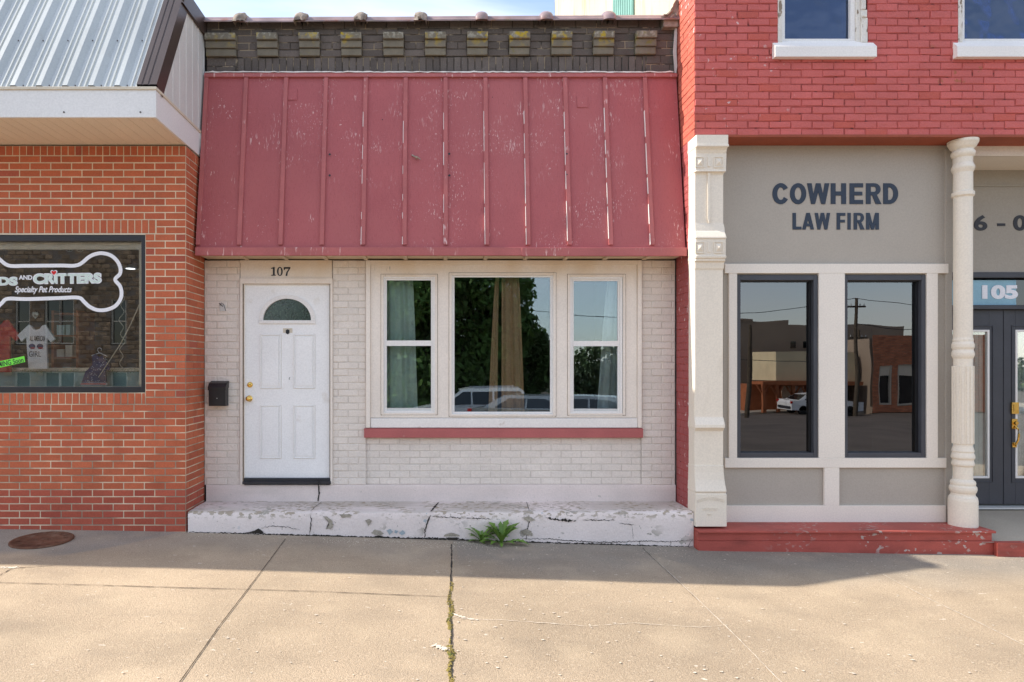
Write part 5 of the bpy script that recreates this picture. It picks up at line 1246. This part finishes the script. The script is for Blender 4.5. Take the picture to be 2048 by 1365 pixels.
# upper windows
for i, h in enumerate(wins):
    a, b, c, d_ = h
    mb = MB(); mb.prism([(fy+.09, c+.085), (fy+.026, c+.078), (fy-.050, c-.005), (fy-.056, c-.012), (fy-.056, c-.112), (fy+.09, c-.112)], a-.055, b+.055, 'x'); o = mk('stone_sill', mb, 'board', law, .006)
    yg = fy+.05
    mb = MB(); mb.frame(a+.045, b-.10, c+.06, d_, .04, .045, .045, .05, yg-.02, yg+.05); o = mk('upper_window', mb, 'vinyl', law, .005, label='upper storey white framed window, %s' % ('left', 'middle', 'right')[i])
    m2 = MB(); m2.box(a+.085, b-.145, yg+.02, yg+.025, c+.105, 6.9); mk('window_pane', m2, 'gup', o)
    m2 = MB(); m2.box(b-.150, b-.100, yg+.03, yg+.07, c+.1, 6.9); mk('sash_track', m2, 'side', o)
    # old carved brick-mould, flaking paint
    m2 = MB(); m2.box(a, a+.045, fy+.005, fy+.1, c+.055, d_); m2.box(b-.10, b-.06, fy+.012, fy+.1, c+.055, d_)
    zz = c+.055
    while zz < d_-.2:
        for wd, hh, dd in ((.060, .24, .0), (.048, .02, .012), (.058, .06, -.004), (.040, .12, .006), (.058, .02, -.004)):
            m2.box(b-.06, b-.06+wd, fy-dd-.004, fy+.1, zz, zz+hh-.001); zz += hh
    mk('carved_mould', m2, 'peel', o, .004)
    m2 = MB(); m2.box(a+.05, b-.1, 1.4, 1.45, c-.1, d_); mk('dark_room', m2, 'blackroom', o)
mb = MB(); mb.box(3.0, 8.9, 1.5, 1.55, 4.1, 7.3); mb.box(3.0, 8.9, -.29, 1.5, 4.1, 4.13); mk('upper_room', mb, 'blackroom', law)

# ================================================================== dandelions
def weed(name, label, x, y, n, L_, seed, group):
    rnd = random.Random(seed); z = gz(x, y); mb = MB()
    for k in range(n):
        a = 2*math.pi*k/n+rnd.uniform(-.35, .35); ln = L_*rnd.uniform(.6, 1.1); up = rnd.uniform(.15, .95) if k % 3 else rnd.uniform(1.0, 1.45); seg = 12; wmax = ln*rnd.uniform(.11, .18)
        if math.sin(a) > .2: up = max(up, 1.15)
        dirx, diry = math.cos(a), math.sin(a)*.6; p = Vector((x, y, z+.004)); rows = []; el = up
        for i in range(seg+1):
            t = i/seg; wd = wmax*(.18+math.sin(min(1, t*1.05)*math.pi*.62)**1.5)*(1 if i % 2 else .55)
            if t > .75: wd = wmax*1.1*(1-t)/.25*(.9)
            if i == seg: wd = .0005
            sx_, sy_ = -diry, dirx; lift_ = .25*wd
            rows.append([(p.x+sx_*wd, p.y+sy_*wd, p.z+lift_), (p.x, p.y, p.z), (p.x-sx_*wd, p.y-sy_*wd, p.z+lift_)])
            st_ = ln/seg; p = p+Vector((dirx*math.cos(el)*st_, diry*math.cos(el)*st_, math.sin(el)*st_)); el -= rnd.uniform(.03, .13)
            p.z = max(p.z, z+.008)
        mb.grid(rows, smooth=False)
    o = mk(name, mb, 'leaf', loc=(x, y, z)); s_ = o.modifiers.new('t', 'SOLIDIFY'); s_.thickness = .0012
    return tag(o, label, 'weed', group)
gxx, gyy = G(1003, 1090); weed('dandelion', 'large leafy green dandelion growing in the crack at the foot of the white step', gxx, gyy+.0, 24, .28, 3, 'weeds at the foot of the step')
gxx, gyy = G(962, 1085); weed('dandelion', 'smaller dandelion to the left of the large one at the foot of the step', gxx, gyy, 16, .22, 9, 'weeds at the foot of the step')

# ================================================================== ACROSS THE STREET (seen in the glass)
def mirr(px, s): return (px-CX)*s/F
def tree(name, label, x, y, zb, h, cx_, cz_, rx_, ry_, rz_, n, seed, col, group=None, leaf=.13):
    rnd = random.Random(seed); t = root(name, label, 'tree', (x, y, zb), group)
    mb = MB(); mb.tube([(x, y, zb), (x+.1, y, zb+h*.2), (x, y+.1, zb+h*.5), (x+.2, y, zb+h*.8)], .35*h/10, 10, .12)
    for k in range(7):
        a = rnd.uniform(0, 6.28); z0 = zb+h*rnd.uniform(.25, .6); mb.tube([(x, y, z0), (x+rx_*.35*math.cos(a), y+ry_*.35*math.sin(a), z0+h*.12), (x+rx_*.7*math.cos(a), y+ry_*.7*math.sin(a), z0+h*.26)], .12*h/10, 7, .03)
    mk('trunk', mb, 'bark', t)
    mb = MB(); cl = []
    for _ in range(130):
        while True:
            q = Vector((rnd.uniform(-1, 1), rnd.uniform(-1, 1), rnd.uniform(-1, 1)))
            if q.length < 1: break
        cl.append((cx_+q.x*rx_, y+q.y*ry_, cz_+q.z*rz_, rnd.uniform(.16, .30)*min(rx_, rz_), rnd.uniform(.7, 1.35)))
    for _ in range(n):
        c = rnd.choice(cl); d = Vector((rnd.gauss(0, 1), rnd.gauss(0, 1), rnd.gauss(0, 1))).normalized()*c[3]*rnd.uniform(.5, 1.1)
        p = Vector((c[0], c[1], c[2]))+d; u = Vector((rnd.gauss(0, 1), rnd.gauss(0, 1), rnd.gauss(0, 1))).normalized(); v = u.cross(Vector((rnd.gauss(0, 1), rnd.gauss(0, 1), 1))).normalized(); s_ = leaf*rnd.uniform(.6, 1.3)
        g_ = rnd.uniform(.8, 1.2)*c[4]; mb.face([p-u*s_, p-v*s_*.5, p+u*s_, p+v*s_*.5], (col[0]*g_, col[1]*g_, col[2]*g_))
    mk('crown', mb, 'treeleaf', t); return t
s = 34; ty_ = -(s-D)
tree('shade_tree', 'broad dark green shade tree across the street, mirrored in the middle pane', mirr(860, s), ty_, rz(ty_), 12, mirr(820, s), 3.6, 5.9, 4.2, 5.2, 60000, 5, (.10, .17, .035), 'trees across the street', .19)
tree('shade_tree', 'rounded smaller tree right of the broad dark one across the street', mirr(1000, 38), -31, -1.25, 7, mirr(1005, 38), 1.9, 2.7, 3, 2.9, 24000, 6, (.11, .18, .04), 'trees across the street', .17)
tree('shade_tree', 'low distant tree mirrored in the right sash window', mirr(1200, 60), -52, -1.5, 3.4, mirr(1190, 60), .2, 4.0, 2.4, 1.6, 10000, 7, (.05, .075, .03), 'trees across the street', .2)
mb = MB(); rnd = random.Random(77)
for _ in range(22000):
    x_ = rnd.uniform(-110, 110); hgt = 4.2+2.2*mnoise.noise(Vector((x_*.07, 0, 4)))+1.2*mnoise.noise(Vector((x_*.4, 0, 1)))
    p = Vector((x_, -78+rnd.uniform(-2, 2), -1.5+hgt*rnd.random()**.7)); u = Vector((rnd.gauss(0, 1), rnd.gauss(0, .6), rnd.gauss(0, 1))).normalized(); v = u.cross(Vector((rnd.gauss(0, 1), 1, rnd.gauss(0, 1)))).normalized(); q = rnd.uniform(.25, .5); g_ = rnd.uniform(.7, 1.3)
    mb.face([p-u*q, p-v*q*.6, p+u*q, p+v*q*.6], (.07*g_, .10*g_, .035*g_))
tag(mk('far_wood', mb, 'treeleaf'), 'dark band of far trees beyond the street, seen only mirrored', 'wood', kind='stuff')
# rock-faced stone building opposite left
def facade(mb, mo, x0, x1, y, z0, z1, bl, bh, holes, colf, j):
    mf = lambda u, v, d: (u, y+d, v)
    bricks(mb, mo, x0, x1, z0, z1, mf, bl, bh, j, holes=holes, colf=colf, rec=.03 if bl > .3 else .01, dj=.04 if bl > .3 else .004, bev=.03 if bl > .3 else .004)
sb = root('stone_building', 'brown rock-faced stone building across the street mirrored in the pet shop glass', 'building', (-20, -38, -1.4))
s1 = 45
hx = []
for px in (62, 120, 148, 250, -20): 
    a = mirr(px, s1); hx.append((a-.55, a+.55, -.9, 1.35)); hx.append((a-.5, a+.5, 3.2, 6.2))
mb, mo = MB(), MB(); facade(mb, mo, -34, mirr(330, s1), -38.05, -1.4, 11, .55, .30, hx, lambda *a: jit((.17, .125, .085), .30), .04)
w_ = mk('stone_wall', mb, 'stone', sb); mk('mortar_joint', mo, 'farmortar', w_)
mb = MB(); mb.box(-34, mirr(330, s1), -46, -38.4, -1.5, 11); mk('building_core', mb, 'greywall', sb)
for h in hx:
    mb = MB(); mb.frame(h[0], h[1], h[2], h[3], .08, .08, .08, .08, -38.3, -38.12); mb.box(h[0]+.08, h[1]-.08, -38.28, -38.16, (h[2]+h[3])/2-.04, (h[2]+h[3])/2+.04); o = mk('window', mb, 'drip', sb)
    m2 = MB(); m2.box(h[0]+.08, h[1]-.08, -38.27, -38.25, h[2]+.08, h[3]-.08); mk('pane', m2, 'carglass', o)
# grey rendered building, beige siding and timber porch
gb = root('grey_building', 'plain grey-brown two-storey building far across the street with small upper windows', 'building', (24, -44, -1.5))
s2 = 52; yb2 = -(s2-D)
mb = MB(); mb.box(mirr(1465, s2), mirr(1570, s2), yb2-8, yb2, -1.6, 1.65+93*s2/F); mb.box(mirr(1570, s2), mirr(1800, s2), yb2-8, yb2, -1.6, 1.65+84*s2/F); mb.box(mirr(1465, s2), mirr(1500, s2), yb2-8, yb2+.02, 1.65+93*s2/F, 1.65+97*s2/F); mk('wall', mb, 'greywall', gb)
for px in (1580, 1607):
    mb = MB(); mb.box(mirr(px-5, s2), mirr(px+5, s2), yb2, yb2+.06, 1.65+38*s2/F, 1.65+52*s2/F); o = mk('window', mb, 'carglass', gb)
s3 = 46; yb3 = -(s3-D)
sh = root('porch_shop', 'beige metal sided shop front over a red-brown timber porch across the street', 'building', (18, yb3, -1.4))
mb = MB(); mb.box(mirr(1538, s3), mirr(1690, s3), yb3-3, yb3+.6, 1.65-26*s3/F, 1.65+30*s3/F); mk('siding', mb, 'beige', sh)
mb = MB(); mb.box(mirr(1500, s3), mirr(1690, s3), yb3-.5, yb3+1.4, 1.65-34*s3/F, 1.65-27*s3/F); mk('porch_beam', mb, 'timber', sh)
for px in (1503, 1530, 1562, 1590, 1620, 1650):
    mb = MB(); a = mirr(px, s3); mb.box(a-.1, a+.1, yb3+1.1, yb3+1.3, -1.4, 1.65-34*s3/F)
    for sg in (-1, 1): mb.tube([(a, yb3+1.2, -.35), (a+sg*.45, yb3+1.2, 1.65-35*s3/F)], .06, 6)
    mk('porch_post', mb, 'timber', sh)
mb = MB(); mb.box(mirr(1500, s3), mirr(1690, s3), yb3-3, yb3-.6, -1.4, 1.65-34*s3/F); mk('back_wall', mb, 'timber', sh)
for px in (1575, 1600, 1625):
    mb = MB(); a = mirr(px, s3); mb.box(a-.33, a+.33, yb3-.6, yb3-.55, -1.0, .35); mk('lit_poster', mb, 'white' if px != 1575 else 'soffit', sh)
# corner brick building
s4 = 44; yb4 = -(s4-D)
cb = root('corner_shop', 'red brick corner building across the street with two tan blind windows', 'building', (30, yb4, -1.4))
cx0, cx1 = mirr(1738, s4), mirr(1738, s4)+9
hh = [(mirr(1753, s4), mirr(1780, s4), 1.65-75*s4/F, 1.65+4*s4/F), (mirr(1792, s4), mirr(1827, s4), 1.65-77*s4/F, 1.65+4*s4/F), (mirr(1860, s4), mirr(1890, s4), 1.65-75*s4/F, 1.65+4*s4/F)]
mb, mo = MB(), MB(); facade(mb, mo, cx0, cx1, yb4, -1.4, 1.65+66*s4/F, .30, .11, hh, lambda *a: jit((.50, .18, .09), .22), .02)
w_ = mk('brick_wall', mb, 'farbrick', cb); mk('mortar_joint', mo, 'farmortar', w_)
mb = MB(); mb.box(cx0, cx1, yb4-7, yb4-.3, -1.5, 1.65+60*s4/F); mb.box(cx0-.02, cx1, yb4-.29, yb4-.02, -1.4, -1.0); mk('building_core', mb, 'greywall', cb)
for h in hh:
    mb = MB(); mb.frame(h[0], h[1], h[2], h[3], .1, .1, .12, .08, yb4-.25, yb4-.05); o = mk('window', mb, 'drip', cb)
    m2 = MB(); m2.box(h[0]+.1, h[1]-.1, yb4-.2, yb4-.12, h[3]-.75, h[3]-.08); mk('blind', m2, 'soffit', o)
    m2 = MB(); m2.box(h[0]+.1, h[1]-.1, yb4-.24, yb4-.22, h[2]+.12, h[3]-.75); mk('pane', m2, 'carglass', o)
# utility poles and wires
def pole(label, px, s_, top, cross=True):
    y = -(s_-D); a = mirr(px, s_); t = root('utility_pole', label, 'utility pole', (a, y, rz(y)), 'utility poles')
    mb = MB(); mb.tube([(a, y, rz(y)), (a+.05, y, top)], .14, 10, .09); mk('pole_shaft', mb, 'bark', t)
    if cross:
        mb = MB(); mb.box(a-.7, a+.7, y-.06, y+.06, top-.6, top-.48); mk('cross_arm', mb, 'bark', t)
        for d in (-.6, -.3, .3, .6): mb = MB(); mb.tube([(a+d, y, top-.48), (a+d, y, top-.34)], .035, 6); mk('insulator', mb, 'side', t)
    return (a, y, top)
p1 = pole('tall wooden utility pole with a cross arm mirrored in the right tinted window', 1702, 42, 1.65+135*42/F)
p2 = pole('slim pale pole by the kerb mirrored in the left tinted window', 1491, 40, 1.65+86*40/F, False)
p3 = pole('short leaning utility pole beside the tall one', 1710, 50, 1.65+75*50/F)
p4 = (p1[0]+24, p1[1]-3, 7.0); p0 = (p1[0]-26, p1[1], 6.2)
def wire(label, a, b, sag):
    mb = MB(); mb.tube([(a[0]+(b[0]-a[0])*t, a[1]+(b[1]-a[1])*t, a[2]+(b[2]-a[2])*t-sag*4*t*(1-t)) for t in [i/24 for i in range(25)]], .02, 5)
    o = mk('overhead_wire', mb, 'black', loc=a); tag(o, label, 'wire', 'overhead wires')
wire('overhead wire running right from the top of the tall utility pole', p1, p4, 1.0); wire('overhead wire sagging left from the top of the tall utility pole', p1, p0, 1.2)
wire('lower overhead wire below the top one on the right of the pole', (p1[0], p1[1], p1[2]-1.6), (p4[0], p4[1], 5.3), .7); wire('low overhead wire crossing the grey building', (p2[0]-8, p2[1], 2.4), (p3[0]+10, p3[1], 2.3), .4)

# cars
def car(name, label, cat, x, y, z, ang, paint, Lc=4.6, H=1.68, suv=True, group='parked cars'):
    t = root(name, label, cat, (0, 0, 0), group); W = .91
    side = ([(-2.3, .35), (-2.28, .85), (-2.2, 1.02), (-1.95, 1.08), (-1.75, H-.07), (-1.6, H), (.2, H), (.45, H-.05), (1.15, 1.08), (2.1, .92), (2.28, .75), (2.3, .35)] if suv else
            [(-2.3, .32), (-2.28, .80), (-2.15, .98), (-1.75, 1.0), (-1.1, 1.40), (-.8, H-.2), (.1, H-.2), (.35, 1.40), (1.1, .97), (2.1, .82), (2.28, .65), (2.3, .32)])
    def halfw(z_): return W if z_ < .95 else W-.22*(z_-.95)/(H-.95)*1.1
    mb = MB(); n = len(side)
    Lp = [(p[0], -halfw(p[1]), p[1]) for p in side]; Rp = [(p[0], halfw(p[1]), p[1]) for p in side]
    mid = [(p[0], 0, p[1]+(.02 if p[1] > 1 else 0)) for p in side]
    mb.grid([Lp, mid, Rp], smooth=False); mb.face(list(reversed(Lp))); mb.face(Rp); mb.face([Lp[0], Lp[-1], Rp[-1], Rp[0]])
    body = mk('body', mb, paint, t, .03)
    zb0, zt0 = (1.08, H-.13) if suv else (1.02, H-.30)
    for sg in (-1, 1):
        for (a, b, c, d_) in (((-1.85, -.75, -1.65, -.75), (-.68, .10, -.68, .10), (.16, .98, .16, .42)) if suv else ((-1.35, -.4, -.95, -.4), (-.33, .9, -.33, .2))):
            y0, y1 = sg*(halfw(zb0)+.004), sg*(halfw(zt0)+.004); mb = MB(); q = [(a, y0, zb0), (b, y0, zb0), (d_, y1, zt0), (c, y1, zt0)]; mb.face(q); mb.face([(p[0], p[1]+sg*.006, p[2]) for p in q]); mk('side_window', mb, 'carglass', t)
    def screen(xa, za, xb, zb1, nm, e):
        mb = MB(); ya, yb1 = halfw(za)-.08, halfw(zb1)-.08; d = .012*e; q = [(xa+d, -ya, za+.01), (xa+d, ya, za+.01), (xb+d, yb1, zb1+.01), (xb+d, -yb1, zb1+.01)]; mb.face(q); mb.face([(p[0]+d*.5, p[1], p[2]+.004) for p in q]); mk(nm, mb, 'carglass', t)
    if suv: screen(1.08, 1.12, .5, H-.08, 'windscreen', 1); screen(-1.92, 1.12, -1.77, H-.12, 'rear_screen', -1)
    else: screen(1.02, 1.0, .4, 1.37, 'windscreen', 1); screen(-1.68, 1.03, -1.15, 1.37, 'rear_screen', -1)
    for sg in (-1, 1):
        mb = MB(); mb.box(-2.32, -2.18, sg*.9-.10*sg, sg*.9+.015*sg, .78, 1.04 if suv else .95); mk('tail_lamp', mb, 'tail', t, .02)
        mb = MB(); mb.box(2.1, 2.29, sg*.9-.32*sg, sg*.9, .68, .82); mk('headlight', mb, 'head', t, .02)
        for wx_ in (-1.42, 1.42):
            mb = MB(); mb.lathe([(.22, -.11), (.31, -.11), (.335, -.07), (.335, .07), (.31, .11), (.22, .11)], (wx_, sg*.80, .335), 'y', 26); wh = mk('wheel', mb, 'rubber', t)
            mb = MB(); mb.lathe([(.02, sg*.08), (.08, sg*.10), (.22, sg*.105), (.22, sg*.05)], (wx_, sg*.80, .335), 'y', 10, smooth=False); mk('rim', mb, 'alloy', wh)
    mb = MB(); mb.box(-2.33, -2.25, -.8, .8, .38, .58); mb.box(2.25, 2.33, -.8, .8, .32, .55); mk('bumper', mb, 'dark', t, .03)
    if suv:
        mb = MB()
        for sg in (-1, 1): mb.tube([(-1.6, sg*.6, H+.02), (.1, sg*.6, H+.02)], .02, 6)
        mk('roof_rail', mb, 'alloy', t)
    t.location = (x, y, z); t.rotation_euler = (0, 0, ang)
    return t
ys_ = -17.0
car('parked_car', 'white sport utility vehicle parked behind the viewer, mirrored in the middle pane', 'car', mirr(945, D-ys_), ys_, rz(ys_)-.02, R(178), 'carwhite')
car('parked_car', 'silver saloon parked behind the white vehicle, mirrored low in the middle pane', 'car', mirr(1090, 21), -14.0, rz(-14), R(24), 'carsilver', suv=False, H=1.6)
car('parked_car', 'dark silver saloon mirrored low in the right sash', 'car', mirr(1200, 21), -13.6, rz(-13.6), R(18), 'carsilver', suv=False, H=1.6)
car('parked_car', 'white saloon parked far across the street, mirrored in the left tinted window', 'car', mirr(1630, 43), -(43-D), rz(-36), R(0), 'carwhite', suv=False, H=1.65)
